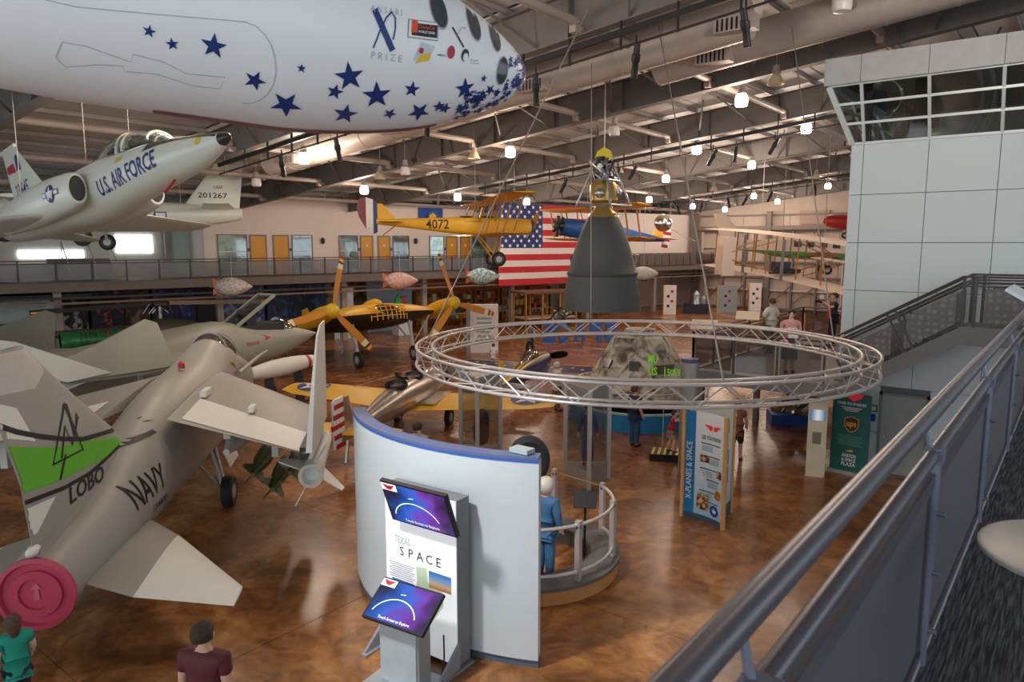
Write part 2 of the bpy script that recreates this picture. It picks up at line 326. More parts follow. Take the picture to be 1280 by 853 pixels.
for i, (a, b) in enumerate(((9.87, 11.46), (14.26, 15.49), (17.36, 18.59), (21.23, 22.4), (24.12, 25.25), (27.74, 28.9))):
    w = gthing('window_%d' % (i+1), kind='structure')
    obj('office_room', MB().bx(a, 2.985, 4.05, b, 2.995, 6.3), ramp_mat('office_view_%d' % i, [(.35, tuple(c*.35 for c in wcol[i])), (.5, wcol[i]), (.62, tuple(min(1, c*1.25) for c in wcol[i]))], scale=2.2), w, smooth=0)
    obj('window_frame', MB().bx(a-.05, 2.92, 4.0, a, 3, 6.35).bx(b, 2.92, 4, b+.05, 3, 6.35).bx(a, 2.92, 6.3, b, 3, 6.35), fgrey, w, smooth=0)
    for z in (4.75, 5.35): obj('transom', MB().bx(a, 2.93, z-.03, b, 2.99, z+.03), mat('transom', srgb(210, 206, 200), .5), w, smooth=0)
    obj('pane', MB().bx(a, 2.95, 4.05, b, 2.96, 6.3), glass('office_glass', (.95, 1, .98), .88, .05), w, smooth=0)
for i, s in enumerate((11.6, 14.12, 18.73, 21.08, 25.4, 27.6)):
    tag(obj('room_plate', MB().bx(-.06, -.01, -.09, .06, .01, .09), mat('plate_blue', srgb(40, 62, 130), .5), loc=gp(s, 2.98, 5.45), rot=(0, 0, GA), smooth=0), 'small blue room plate on gallery wall beside office door', 'wall sign', 'blue room plates by the yellow doors')
for i, s in enumerate((16.2, 22.95)):
    o = thing('wall_sconce', 'small dark wall sconce on pale gallery wall between office windows', 'wall lamp', gp(s, 2.98, 6.0), (0, 0, GA), 'gallery wall sconces')
    obj('shade', MB().lathe([(.06, -.2), (.12, -.1), (.12, .1), (.05, .18)], 12, (0, -.1, 0)), dark, o); obj('back_plate', MB().bx(-.08, -.02, -.14, .08, .02, .14), dark, o, smooth=0)
# stair at the far end of the recess
so = gthing('gallery_stair', 'grey concrete steps with metal handrails at the end of the upper gallery', 'stairs')
for i in range(6): obj('step', MB().bx(1.6+.02*i, 3.0+.3*i, 4, 4.6, 3.35+.3*i, 4.17+.17*i), mat('stair_grey', srgb(120, 116, 110), .8), so, smooth=0)
for x in (2.4, 3.6, 4.6): obj('handrail', MB().pipe([(x, 2.9, 4.0), (x, 2.9, 4.9), (x, 4.8, 5.95), (x, 4.8, 5.0)], .03), mat('rail_light', srgb(188, 186, 182), .4, .4), so)
# --- tower (observation cab) on the right
pan = mat('tower_panel', srgb(206, 217, 220), .55, 0, .025, .5); gap = mat('tower_gap', srgb(104, 112, 112), .8, var=0)
tw = thing('wall_tower', None, None, kind='structure')
obj('core', MB().bx(-4.86, 20.03, 0, 9, 27, 8.25), gap, tw, smooth=0)
ZS = [0, 1.03, 2.235, 3.43, 4.63, 5.83, 7.02, 8.28]; XS = [-4.88, -4.61, -3.18, -1.75, -.32, 1.11, 2.54, 3.97, 5.4, 6.83]
for i in range(len(XS)-1):
    for j in range(len(ZS)-1):
        x0, x1, z0, z1 = XS[i]+.008, XS[i+1]-.008, ZS[j]+.008, ZS[j+1]-.008
        if x1 > -3.85 and x0 < -2.77 and z0 < 2.1:
            if z1 > 2.06 and z0 < 1.5: z0 = 2.1
            else: continue
            if i == 1:      # beside the door
                obj('cladding_panel', MB().bx(x0, 20, 1.04, -3.87, 20.04, 2.23), pan, tw, smooth=0)
                obj('cladding_panel', MB().bx(x0, 20, .01, -3.87, 20.04, 1.02), pan, tw, smooth=0)
            if i == 2:
                obj('cladding_panel', MB().bx(-2.75, 20, 1.04, x1, 20.04, 2.23), pan, tw, smooth=0)
                obj('cladding_panel', MB().bx(-2.75, 20, .01, x1, 20.04, 1.02), pan, tw, smooth=0)
            continue
        obj('cladding_panel', MB().bx(x0, 20, z0, x1, 20.04, z1), pan, tw, smooth=0)
for j in range(len(ZS)-1):
    for i in range(5): obj('cladding_panel', MB().bx(-4.9, 20.01+1.4*i, ZS[j]+.008, -4.86, 21.39+1.4*i, ZS[j+1]-.008), pan, tw, smooth=0)
# slanted cab windows
e = .62; ZA, ZB = 8.28, 9.62; mul = mat('mullion', srgb(206, 214, 212), .4, .2)
def cab(x, t, y=None): return V(x, 20-e*t, ZA+(ZB-ZA)*t)
def cabL(y, t): return V(-4.88-e*t*.75, y-(e*t if y <= 20.01 else 0), ZA+(ZB-ZA)*t)
cg = glass('cab_glass', (.56, .66, .66), .9, .02)
cw = thing('window_7', None, None, kind='structure')
mx_ = [-4.61]+XS[2:]
for t in (0, .345, .68, 1.0):
    obj('transom', MB().bar(cabL(20, t), cab(9, t), .07, .06), mul, cw, smooth=0); obj('transom', MB().bar(cabL(20, t), cabL(26, t), .07, .06), mul, cw, smooth=0)
for x in mx_: obj('mullion', MB().bar(cab(x, 0), cab(x, 1), .07, .07, (0, 1, 0)), mul, cw, smooth=0)
obj('corner_mullion', MB().bar(cabL(20, 0), cabL(20, 1), .13, .13, (0, 1, 0)), mul, cw, smooth=0)
for y in (21.5, 23, 24.5): obj('mullion', MB().bar(cabL(y, 0), cabL(y, 1), .06, .06, (0, 1, 0)), mul, cw, smooth=0)
T3 = (0, .345, .68, 1.0)
for j in range(3):
    a, b = T3[j], T3[j+1]
    for i in range(len(mx_)-1): obj('pane', MB().add([cab(mx_[i], a), cab(mx_[i+1], a), cab(mx_[i+1], b), cab(mx_[i], b)], [(0, 1, 2, 3)]), cg, cw, smooth=0)
    obj('pane', MB().add([cabL(20, a), cab(-4.61, a), cab(-4.61, b), cabL(20, b)], [(0, 1, 2, 3)]), cg, cw, smooth=0)
    obj('pane', MB().add([cabL(20, a), cabL(26, a), cabL(26, b), cabL(20, b)], [(0, 1, 2, 3)]), cg, cw, smooth=0)
fa = mat('fascia', srgb(176, 178, 178), .6)
for i in range(len(mx_)):
    x0 = -5.42 if i == 0 else mx_[i-1]; x1 = mx_[i]
    if i == 0: x0 = -5.42
    obj('fascia_panel', MB().bx(x0+.006, 19.24, 9.62, x1-.006, 19.3, 10.25), fa, tw, smooth=0)
for i in range(4): obj('fascia_panel', MB().bx(-5.44, 19.26+1.6*i, 9.62, -5.38, 20.84+1.6*i, 10.25), fa, tw, smooth=0)
obj('cab_roof', MB().bx(-5.38, 19.28, 9.9, 9, 27, 10.2), gap, tw, smooth=0); obj('cab_floor', MB().bx(-4.8, 20.1, 8.2, 9, 27, 8.27), gap, tw, smooth=0)
obj('cab_ceiling', MB().bx(-4.6, 19.6, 9.86, 9, 26.6, 9.9), mat('cab_teal', srgb(150, 172, 172), .7), tw, smooth=0); obj('cab_back_wall', MB().bx(-4, 26.6, 8.2, 9, 26.8, 9.9), mat('cab_wall', srgb(170, 166, 160), .8), tw, smooth=0)
obj('cab_column', MB().bx(-3.75, 21.0, 8.2, -3.45, 21.3, 9.9), dark, tw, smooth=0); obj('cab_column', MB().bx(-4.75, 20.5, 8.2, -4.6, 20.65, 9.9), dark, tw, smooth=0)
dr = thing('door_1', None, None, kind='structure')
dg_ = mat('grey_door', srgb(150, 156, 150), .5)
obj('door_frame', MB().bx(-3.87, 19.96, 0, -3.80, 20.05, 2.09).bx(-2.82, 19.96, 0, -2.75, 20.05, 2.09).bx(-3.87, 19.96, 2.02, -2.75, 20.05, 2.09), mat('grey_frame', srgb(120, 126, 120), .5), dr, smooth=0)
dl = obj('door_leaf', MB().bx(-3.8, 19.99, .01, -2.82, 20.04, 2.02), dg_, dr, smooth=0)
obj('lever_handle', MB().tube((-3.7, 19.99, .95), (-3.7, 19.93, .95), .025).tube((-3.7, 19.93, .95), (-3.55, 19.93, .95), .015), MATS['chrome'], dl)
o = thing('door_sign', 'dark framed room sign on white wall beside the grey door', 'wall sign', (-4.02, 19.99, 1.55))
obj('frame', MB().bx(-.11, -.012, 0, .11, .01, .18), dark, o, smooth=0); obj('sign_face', MB().bx(-.085, -.016, .03, .085, -.01, .15), mat('offwhite', srgb(225, 225, 222), .5), o, smooth=0)
tag(obj('accessible_sign', MB().bx(-4.08, 19.98, 1.30, -3.94, 19.995, 1.5), mat('sign_blue', srgb(44, 60, 160), .5), smooth=0), 'small blue sign below the framed room sign by the grey door', 'wall sign')
# --- near balcony: slab, carpet, railing
nb = thing('trim_1', None, None, kind='structure')
obj('balcony_slab', MB().bx(-.5, -6, 3.55, 9, 19.9, 3.985), slabm, nb, smooth=0)
def carpet():
    m = bpy.data.materials.new('striped_carpet'); m.use_nodes = True; nt = m.node_tree; b = nt.nodes['Principled BSDF']; L = nt.links.new
    g = nt.nodes.new('ShaderNodeNewGeometry'); mp = nt.nodes.new('ShaderNodeMapping'); mp.inputs['Scale'].default_value = (95, 4.5, 1)
    nz = nt.nodes.new('ShaderNodeTexNoise'); nz.inputs['Scale'].default_value = 1; nz.inputs['Detail'].default_value = 3
    rp = nt.nodes.new('ShaderNodeValToRGB'); rp.color_ramp.elements[0].position = .42; rp.color_ramp.elements[0].color = srgb(52, 52, 56)+(1,); rp.color_ramp.elements[1].position = .66; rp.color_ramp.elements[1].color = srgb(118, 118, 122)+(1,)
    L(g.outputs['Position'], mp.inputs[0]); L(mp.outputs[0], nz.inputs['Vector']); L(nz.outputs['Fac'], rp.inputs['Fac']); L(rp.outputs[0], b.inputs['Base Color']); b.inputs['Roughness'].default_value = .95
    bp = nt.nodes.new('ShaderNodeBump'); bp.inputs['Strength'].default_value = .4; bp.inputs['Distance'].default_value = .01; L(nz.outputs['Fac'], bp.inputs['Height']); L(bp.outputs[0], b.inputs['Normal'])
    return m
obj('carpet', MB().bx(-.43, -6, 3.985, 9, 19.9, 4.0), carpet(), nb, smooth=0)
obj('edge_curb', MB().bx(-.5, -6, 3.985, -.425, 17.6, 4.03), mat('curb', srgb(170, 166, 168), .6), nb, smooth=0)
rm = mat('rail_paint', srgb(100, 97, 106), .34, .35, .03, 3); pmesh = mat('perforated_panel', srgb(98, 96, 102), .55, .2, .03, 40)
post_m = mat('rail_post', srgb(116, 122, 140), .4, .2, .03)
br = thing('balcony_railing', 'grey steel balcony railing with round handrails and perforated panels beside carpet', 'railing')
obj('handrail', MB().tube((-.475, -4, 5.08), (-.475, 17.6, 5.08), .036, n=14), rm, br)
obj('lower_rail', MB().tube((-.44, -4, 4.93), (-.44, 17.6, 4.93), .028, n=14), rm, br)
for i in range(-3, 8):
    y = 3.4+2.07*i
    if y > 17.6: continue
    p = obj('post', MB().tube((-.44, y, 4.0), (-.44, y, 4.96), .032, n=12), post_m, br)
    obj('bracket', MB().tube((-.44, y, 4.9), (-.475, y, 5.06), .011).bx(-.475, y-.045, 4.9, -.4, y+.045, 4.95), post_m, p)
    for z in (4.16, 4.42, 4.68): obj('bolt', MB().lathe([(.012, 0), (.012, .03)], 8, (-.41, y, z), (1, 0, 0)), post_m, p)
    q = obj('infill_panel', MB().bx(-.453, y+.045, 4.07, -.437, y+2.02, 4.82), pmesh, br, smooth=0)
    obj('panel_frame', MB().bx(-.47, y+.05, 4.8, -.42, y+2.02, 4.86).bx(-.465, y+.05, 4.07, -.425, y+.09, 4.8).bx(-.465, y+1.98, 4.07, -.425, y+2.02, 4.8).bx(-.465, y+.05, 4.05, -.425, y+2.02, 4.09), rm, q, smooth=0)
tb = thing('cafe_table', 'round white cafe table on the carpet beside balcony railing', 'table', (.12, 3.1, 4.0))
obj('table_top', MB().lathe([(.0, .71), (.33, .71), (.36, .722), (.36, .735), (.345, .74), (0, .74)], 36), mat('table_white', srgb(196, 192, 184), .4), tb); obj('pedestal', MB().tube((0, 0, .03), (0, 0, .71), .04), MATS['chrome'], tb); obj('base', MB().lathe([(.0, 0), (.28, 0), (.27, .02), (.05, .04), (0, .04)], 24), MATS['chrome'], tb)
sg = thing('reading_rail', 'white angled reading board mounted on the balcony handrail', 'information board', (-.42, 8.35, 4.95), (0, 0, 0))
obj('board', MB().box((.12, 0, .28), (.62, .9, .025), ry=.55), mat('board_white', srgb(232, 236, 242), .4), sg, smooth=0); obj('bracket', MB().tube((0, 0, 0), (.08, 0, .26), .02), dark, sg)
# --- landing and stair down to the middle platform
sgry = mat('stair_steel', srgb(112, 114, 114), .5, .1); sdk = mat('stair_dark', srgb(74, 74, 76), .5, .2)
def dots():
    m = bpy.data.materials.new('dotted_panel'); m.use_nodes = True; nt = m.node_tree; b = nt.nodes['Principled BSDF']; L = nt.links.new
    g = nt.nodes.new('ShaderNodeTexCoord'); v = nt.nodes.new('ShaderNodeTexVoronoi'); v.inputs['Scale'].default_value = 7; v.inputs['Randomness'].default_value = .35
    rp = nt.nodes.new('ShaderNodeValToRGB'); rp.color_ramp.elements[0].position = .1; rp.color_ramp.elements[0].color = srgb(136, 136, 136)+(1,); rp.color_ramp.elements[1].position = .45; rp.color_ramp.elements[1].color = srgb(98, 98, 98)+(1,)
    L(g.outputs['Object'], v.inputs['Vector']); L(v.outputs['Distance'], rp.inputs['Fac']); L(rp.outputs[0], b.inputs['Base Color']); b.inputs['Roughness'].default_value = .5; return m
dm = dots()
XT, XB, ZT, ZP, YA, YB = -2.05, -4.57, 4.0, 2.4, 18.35, 19.85
sr = thing('staircase', 'grey steel staircase with dotted perforated railing panels against the white tower', 'stairs')
obj('landing', MB().bx(XT, YA, 3.8, -.5, YB, 4.0), sgry, sr, smooth=0); obj('landing_beam', MB().bx(XT, YA-.05, 3.62, -.5, YA+.05, 4.02), sgry, sr, smooth=0)
for y in (YA, YB): obj('stringer', MB().prism([(XT, y-.04, 3.62), (XT, y-.04, 4.02), (XB, y-.04, ZP+.02), (XB-.05, y-.04, ZP-.25), (XB+.15, y-.04, ZP-.25)], (0, .08, 0)), sgry, sr, smooth=0)
for i in range(9):
    x = XT-(i+.5)*2.52/9; zt = ZT-(i+1)*1.6/10
    obj('tread', MB().bx(x-.16, YA+.05, zt-.03, x+.16, YB-.05, zt), sdk, sr, smooth=0)
k = 1.6/2.52
for y in (YA, YB):
    for dz in (1.1, .98, .9): obj('handrail', MB().pipe([(XB-.2, y, ZP+dz), (XT-.02, y, ZT+dz), (-.5, y, ZT+dz)], .024 if dz > 1 else .018), sdk, sr)
    for x0, x1 in ((XT-.12, XT-1.05), (XT-1.35, XT-2.4)):
        obj('perforated_panel', MB().prism([(x0, y-.01, ZT-(XT-x0)*k+.14), (x0, y-.01, ZT-(XT-x0)*k+.84), (x1, y-.01, ZT-(XT-x1)*k+.84), (x1, y-.01, ZT-(XT-x1)*k+.14)], (0, .02, 0)), dm, sr, smooth=0)
    obj('perforated_panel', MB().bx(XT+.4, y-.01, 4.12, -.55, y+.01, 4.84), dm, sr, smooth=0)
    for x in (XT, XT+.22, -.55): obj('post', MB().bx(x-.03, y-.03, 4.0, x+.03, y+.03, 5.08), sdk, sr, smooth=0)
    for x in (XT-1.12, XT-1.28, XT-2.48): obj('post', MB().bar((x-.18, y, ZT-(XT-x)*k+1.0), (x+.3, y, ZT-(XT-x)*k+.02), .05, .05), sdk, sr, smooth=0)
pf = thing('viewing_platform', 'raised grey steel viewing platform with glass railing at the stair foot', 'platform')
obj('deck', MB().bx(-8.2, YA, 2.26, -4.95, 28, 2.4).bx(-4.95, YA, 2.26, XB, YB, 2.4), mat('deck_grey', srgb(120, 116, 112), .6), pf, smooth=0)
obj('edge_channel', MB().bx(-8.25, YA-.06, 2.1, XB, YA+.02, 2.43).bx(-8.26, YA, 2.1, -8.18, 28, 2.43), sgry, pf, smooth=0)
for x, y in ((-8.05, 18.6), (-8.05, 23), (-5.2, 23), (-8.05, 27.6), (-5.2, 27.6)): obj('column', MB().bx(x-.08, y-.08, 0, x+.08, y+.08, 2.26), sgry, pf, smooth=0)
gl2 = glass('rail_glass', (.62, .6, .58), .9, .05)
def prail(p, q):
    p, q = V(p), V(q); n = max(1, round((q-p).length/1.35)); d = (q-p)/n
    for z in (1.06, .94): obj('handrail', MB().tube(p+V(0, 0, z), q+V(0, 0, z), .025), sdk, pf)
    for i in range(n+1): obj('post', MB().box(p+d*i+V(0, 0, .53), (.05, .05, 1.06)), sdk, pf, smooth=0)
    for i in range(n): obj('glass_panel', MB().bar(p+d*(i+.06)+V(0, 0, .48), p+d*(i+.94)+V(0, 0, .48), .012, .78), gl2, pf, smooth=0)
prail((-8.2, YA, ZP), (XB-.25, YA, ZP)); prail((-8.2, YA, ZP), (-8.2, 28, ZP)); prail((-4.98, 21.5, ZP), (-4.98, 28, ZP)); prail((-8.2, 28, ZP), (-4.98, 28, ZP))
# --- lamps, ducts, lighting tracks
lens_on = mat('lamp_glow', (1, .93, .86), .3, var=0, emit=14); lens_off = mat('lamp_frost', srgb(206, 200, 196), .3, var=.05); lm = mat('lamp_metal', srgb(176, 168, 162), .4, .3)
def lamp(p, on, label, group):
    o = thing('high_bay_lamp', label, 'ceiling lamp', p, group=group)
    x, y, z = p; top = rb(x)+.9-z
    obj('cord', MB().tube((0, 0, .42), (0, 0, max(top, .6)), .012, n=6), lm, o); obj('ballast', MB().lathe([(.03, .52), (.1, .48), (.12, .3), (.16, .24), (.05, .22)], 14), lm, o)
    if on is None: obj('bell_shade', MB().lathe([(.06, .25), (.14, .2), (.24, 0), (.26, -.06), (.24, -.06), (.13, .17)], 18), mat('shade_cream', srgb(196, 180, 150), .5), o)
    else:
        obj('refractor', MB().lathe([(.1, .22), (.18, .18), (.205, .08), (.205, -.08), (.18, -.15), (.08, -.17), (.001, -.17)], 18), lens_on if on else lens_off, o)
    if on:
        ld = bpy.data.lights.new('lamp_light', 'POINT'); ld.energy = 285; ld.color = (1, .80, .64); ld.shadow_soft_size = .3
        lo = bpy.data.objects.new('lamp_light', ld); COL.objects.link(lo); lo.parent = o; lo.location = (0, 0, -.55)
LON = [(-18.5, 23.4, 9.4), (-28.3, 24.2, 8.4), (-28.4, 31.1, 8.4), (-28.1, 37.2, 8.4), (-23.1, 16.9, 8.9), (-9.3, 23.9, 10.4), (-9.4, 31.2, 10.4), (-14, 31, 9.9), (-14.4, 38.8, 9.9), (-19, 38.1, 9.4), (-24.9, 54.7, 8.7), (-19.9, 54.3, 9.3), (-24.8, 61.0, 8.7), (-14.8, 54.7, 9.8), (-20.3, 60.8, 9.2), (-24.2, 46.1, 8.8), (-18.6, 9.6, 9.4), (-14, 9.4, 9.9), (-9.4, 8.2, 10.4), (-2, 14, 11)]
for p in LON: lamp(p, True, 'glowing high bay lamp with ribbed drum lens hung from roof', 'lit high bay lamps under the roof')
for p in [(-23.5, 22.4, 8.9), (-14.1, 24, 9.9), (-4.6, 17.3, 10.9), (-28.4, 18.3, 8.4)]: lamp(p, False, 'unlit high bay lamp with frosted drum lens hung from roof', 'unlit high bay lamps under the roof')
for p in [(-20, 22.9, 9.3), (-7.8, 22.7, 10.6), (-25, 22.3, 8.7), (-19.7, 46.5, 9.3), (-18.9, 32.7, 9.4), (-13.8, 48.3, 9.9), (-9.6, 40, 10.2)]: lamp(p, None, 'small unlit bell-shaped lamp hung under the roof', 'bell-shaped lamps under the roof')
blk = mat('black_metal', srgb(30, 29, 30), .5, .3)
def track(y, lab):
    t = thing('lighting_track', lab, 'light track', (0, y, 0))
    for dz, r in ((-.28, .07), (-.62, .025)): obj('rail', MB().bar((-26, 0, rb(-26)+dz), (2, 0, rb(2)+dz), r*1.4, r*2), blk, t, smooth=0)
    for i in range(20): x = -25.6+1.4*i; obj('hanger', MB().bx(x-.02, -.03, rb(x)-.66, x+.02, .03, rb(x)-.02), blk, t, smooth=0)
track(15.2, 'black lighting track under the roof girder behind the white rocket plane'); track(30.2, 'black lighting track under the girder above the engine bell'); track(50.3, 'black lighting track under the girder before the hangar end wall')
def spot(x, y, ax, lab, gr):
    z = rb(x)-.75; s = thing('spotlight', lab, 'spotlight', (x, y, z), group=gr); d = V(ax).normalized()
    obj('yoke', MB().tube((0, 0, .3), (0, 0, 0), .025), blk, s); obj('body', MB().lathe([(.04, -.34), (.07, -.32), (.075, -.1), (.1, -.08), (.1, .06), (.075, .1), (.08, .4), (.06, .42)], 14, (0, 0, -.2), d), blk, s)
    obj('lens', MB().lathe([(.06, .415), (.06, .425)], 14, (0, 0, -.2), d), mat('spot_lens', (.12, .12, .13), .1), s)
for x in (-11.2, -8.4, -5.9, -15, -19, -22): spot(x, 15.2, (R_.uniform(-.3, .3), .2, -1), 'black stage spotlight hung from the track behind the white rocket plane', 'spotlights on the nearest track')
for x in (-12.9, -11.9, -10.3, -17.5, -16.7, -20.5): spot(x, 30.2, (R_.uniform(-.5, .5), -.3, -1), 'black stage spotlight hung from the track above the engine bell', 'spotlights on the middle track')
for x in (-22.2, -20.2, -19, -17.3, -14.4, -24): spot(x, 50.3, (R_.uniform(-.6, .6), -.3, -1), 'black stage spotlight hung from the track before the hangar end wall', 'spotlights on the far track')
def duct(y, x0, x1, r, lab):
    t = thing('air_duct', lab, 'air duct', (0, y, 0)); m = mat('duct', srgb(190, 176, 166), .5, .1, .04)
    z = lambda x: rb(x)+.25
    obj('pipe', MB().tube((x0, 0, z(x0)), (x1, 0, z(x1)), r, n=24), m, t)
    n = int((x1-x0)/1.5)
    for i in range(n): x = x0+1.5*i; obj('seam_band', MB().tube((x, 0, z(x)), (x+.05, 0, z(x+.05)), r+.012, n=24), m, t)
    for i in range(0, n, 4):
        x = x0+1.5*i+1.9; q = obj('outlet', MB().bx(x-.5, -r-.12, z(x)-.45, x+.5, -r+.25, z(x)-.1), m, t, smooth=0)
        for k_ in range(7): obj('louvre', MB().bx(x-.42+k_*.12, -r-.125, z(x)-.42, x-.37+k_*.12, -r-.12, z(x)-.14), blk, q, smooth=0)
duct(18.2, -27, -7.0, .55, 'fat round air duct running under the roof behind the white rocket plane'); duct(20.2, -10.4, 3, .5, 'fat round air duct running above the tower cab')
# ================================================================ aircraft
navy = mat('navy_print', srgb(24, 52, 118), .5, var=0); wpr = mat('white_print', srgb(236, 236, 236), .5, var=0); rpr = mat('red_print', srgb(176, 32, 44), .5, var=0); bpr = mat('black_print', srgb(32, 32, 36), .5, var=0)
ypr = mat('yellow_print', srgb(228, 190, 40), .5, var=0); dglass = mat('dark_glass', srgb(74, 76, 80), .12, 0, 0); rubber = mat('rubber', srgb(30, 30, 32), .7); hubm = mat('hub_grey', srgb(176, 178, 176), .4, .3)
def roundel(bvh, o, xd, yd, r, parent, off=.012, res=.07):
    decal('roundel', ([(x, y) for x, y in disc2(r)[0]], [tuple(range(24))]), navy, bvh, o, xd, yd, parent, off, res)
    decal('roundel_bar', rect2(r*3.9, r*.62), navy, bvh, o, xd, yd, parent, off+.002, res); decal('roundel_bar', rect2(r*3.7, r*.42), wpr, bvh, o, xd, yd, parent, off+.005, res)
    decal('roundel_disc', disc2(r*.98), navy, bvh, o, xd, yd, parent, off+.008, res); decal('roundel_star', star2(r*.92), wpr, bvh, o, xd, yd, parent, off+.012, res)
def wires(name, label, pts, top=None, r=.012):
    for p in pts:
        p = V(p); tag(obj(name, MB().tube(p, (p.x+(top or (0, 0))[0], p.y+(top or (0, 0))[1], rb(p.x)+1.29), r, n=6), mat('cable', srgb(150, 142, 136), .4, .5)), label, 'cable', label)
# ---------------------------------------------------------------- white rocket plane with blue stars
SP = [(0, 0), (.1, .17), (.3, .31), (.6, .46), (1.0, .60), (1.5, .70), (2.0, .755), (2.5, .76), (3.2, .76), (4.0, .74), (5.5, .64), (7, .5), (8.2, .4)]
sw = mat('ship_white', srgb(238, 240, 242), .38, 0, .02, .8)
ss = thing('rocket_plane', 'big white rounded rocket plane covered in blue stars hanging overhead', 'spacecraft', (-4.127, 5.438, 7.286), (0, .089, 1.038))
sb = fuse([(-x, 0, max(r, .01), max(r, .01), max(r, .01), 2) for x, r in SP], 4, 40); obj('fuselage', sb, sw, ss); sv = sb.bvh()
def srad(x):
    for (a, ra), (b, rb_) in zip(SP, SP[1:]):
        if a <= x <= b: return ra+(rb_-ra)*(x-a)/(b-a)
    return .4
YD = (0, -.5, .86); XD = (1, 0, 0)
def sdec(name, shape, m, x, z, off=.006, xd=XD, yd=YD, res=.06): return decal(name, shape, m, sv, (x, -math.sqrt(max(0, srad(-x)**2-z*z)), z), xd, yd, ss, off, res)
sst = [(-2.98, -.34, .043), (-2.84, -.39, .044), (-2.58, -.36, .089), (-2.30, -.52, .081), (-1.99, -.40, .035), (-2.07, -.63, .121), (-1.64, -.39, .114), (-1.73, -.50, .066), (-1.41, -.47, .118), (-1.62, -.62, .101), (-1.27, -.56, .058), (-1.14, -.38, .069), (-1.03, -.51, .098), (-.87, -.44, .059), (-.81, -.44, .06), (-.68, -.28, .092), (-.66, -.42, .054), (-.52, -.32, .075), (-.52, -.17, .033), (-.43, -.23, .054)]
for i, (x, z, r) in enumerate(sst): sdec('star', star2(r, [.15, -.2, .05, .35, 0, .5, -.25][i % 7]), navy, x, z)
for i in range(150):
    x = -.04-.66*R_.random()**1.2; r0 = srad(-x); an = R_.uniform(-1.35, .75) if x > -.2 else R_.uniform(-1.35, .2) if x > -.27 else R_.uniform(-1.4, -.72); z = r0*math.sin(an)
    sdec('star_chip', poly2(*[(R_.uniform(-.035, .035)+.02*k, R_.uniform(.01, .035)*(1 if k < 2 else -1)) for k in (-1, 0, 1, 0)]) if i % 2 else star2(R_.uniform(.02, .04), R_.uniform(-.5, .5)), navy, x, z, .007, res=.03)
for x, z, a, b, t in ((-.98, .23, .062, .105, .45), (-.65, .23, .05, .1, .4), (-.43, .2, .045, .09, .35), (-.34, -.07, .055, .1, 0.05), (-.62, -.02, .001, .001, 0)):
    if a < .01: continue
    c, s_ = math.cos(t), math.sin(t)
    for k_, (mm, kk) in enumerate(((mat('port_rim', srgb(170, 172, 176), .4), 1.12), (dglass, 1.0))):
        sdec('porthole' if k_ else 'porthole_rim', ([(p*c-q*s_, p*s_+q*c) for p, q in disc2(a*kk, b*kk)[0]], [tuple(range(24))]), mm, x, z, .006+.003*k_, res=.04)
maro = mat('ship_maroon', srgb(138, 74, 84), .5)
decal('belly_stripe', rect2(2.2, .16), maro, sv, (-1.9, 0, -.7), (1, 0, 0), (0, -1, 0), ss, .006, .1); decal('roof_stripe', rect2(1.5, .5), maro, sv, (-1.95, -.1, .7), (1, 0, 0), (0, 1, 0), ss, .006, .1)
gprint = mat('grey_print', srgb(176, 180, 184), .5, var=0)
def sline(pts, w=.006, m=gprint): sdec('panel_line', band2([(p[0]+2.6, (p[1]+.42)) for p in pts], w), m, -2.6, -.42, .004, res=.06)
arc = [(-2.38+.22*math.sin(t), -.46+.30*math.cos(t)) for t in [i*PI/10 for i in range(11)]]
sline([(-4.6, -.2), (-3.4, -.26)]+arc); sline([(-3.55, -.62), (-3.5, -.5), (-3.36, -.5), (-3.1, -.56), (-3.08, -.5), (-2.9, -.52), (-2.75, -.58), (-2.5, -.56), (-2.53, -.66), (-2.7, -.67), (-2.95, -.62), (-3.14, -.64), (-3.15, -.6), (-3.3, -.62), (-3.5, -.68), (-3.55, -.62)])
# lettering and badges
sdec('lettering', fit(txt('A N S A R I'), .24), gprint, -1.41, .11); sdec('lettering', fit(txt('P R I Z E'), .24), gprint, -1.38, -.21)
sdec('emblem', band2([(-.08, .12), (.08, -.12)], .045), navy, -1.42, -.04); sdec('emblem', band2([(-.07, -.12), (-.03, .0), (.01, .08), (.05, .12), (.08, .09), (.085, .02), (.075, -.05)], .011), navy, -1.42, -.04, .007)
sdec('badge', rect2(.25, .115), mat('badge_grey', srgb(120, 128, 140), .5), -1.11, .04); sdec('badge', rect2(.238, .104), wpr, -1.11, .04, .0075); sdec('badge', rect2(.21, .078), bpr, -1.10, .04, .009); sdec('badge', rect2(.05, .078), mat('orange_red', srgb(228, 84, 50), .5), -1.185, .05, .0105)
sdec('lettering', fit(txt('ChampCar', .01), .14), mat('orange_red', (1, .2, .1)), -1.085, .062, .011); sdec('lettering', fit(txt('WORLD SERIES', .015), .14), wpr, -1.085, .028, .011)
sdec('badge', poly2((-.08, -.06), (-.03, .07), (.09, .05), (.03, -.05)), mat('badge_pale', srgb(190, 204, 214), .5), -1.09, -.12); sdec('badge', poly2((-.06, -.07), (-.03, -.01), (.06, .02), (.05, -.04)), ypr, -1.09, -.13, .0075); sdec('badge', disc2(.02), rpr, -1.115, -.11, .009)
sdec('badge', disc2(.034, .045), rpr, -.86, -.06); sdec('lettering', fit(txt("m&m's", .01), .07), bpr, -.94, -.10)
sdec('emblem', band2([(-.05, .05), (.06, -.07)], .012), bpr, -.81, .08); sdec('emblem', band2([(-.01, .0), (.03, .05), (.07, .05)], .008), gprint, -.81, .08)
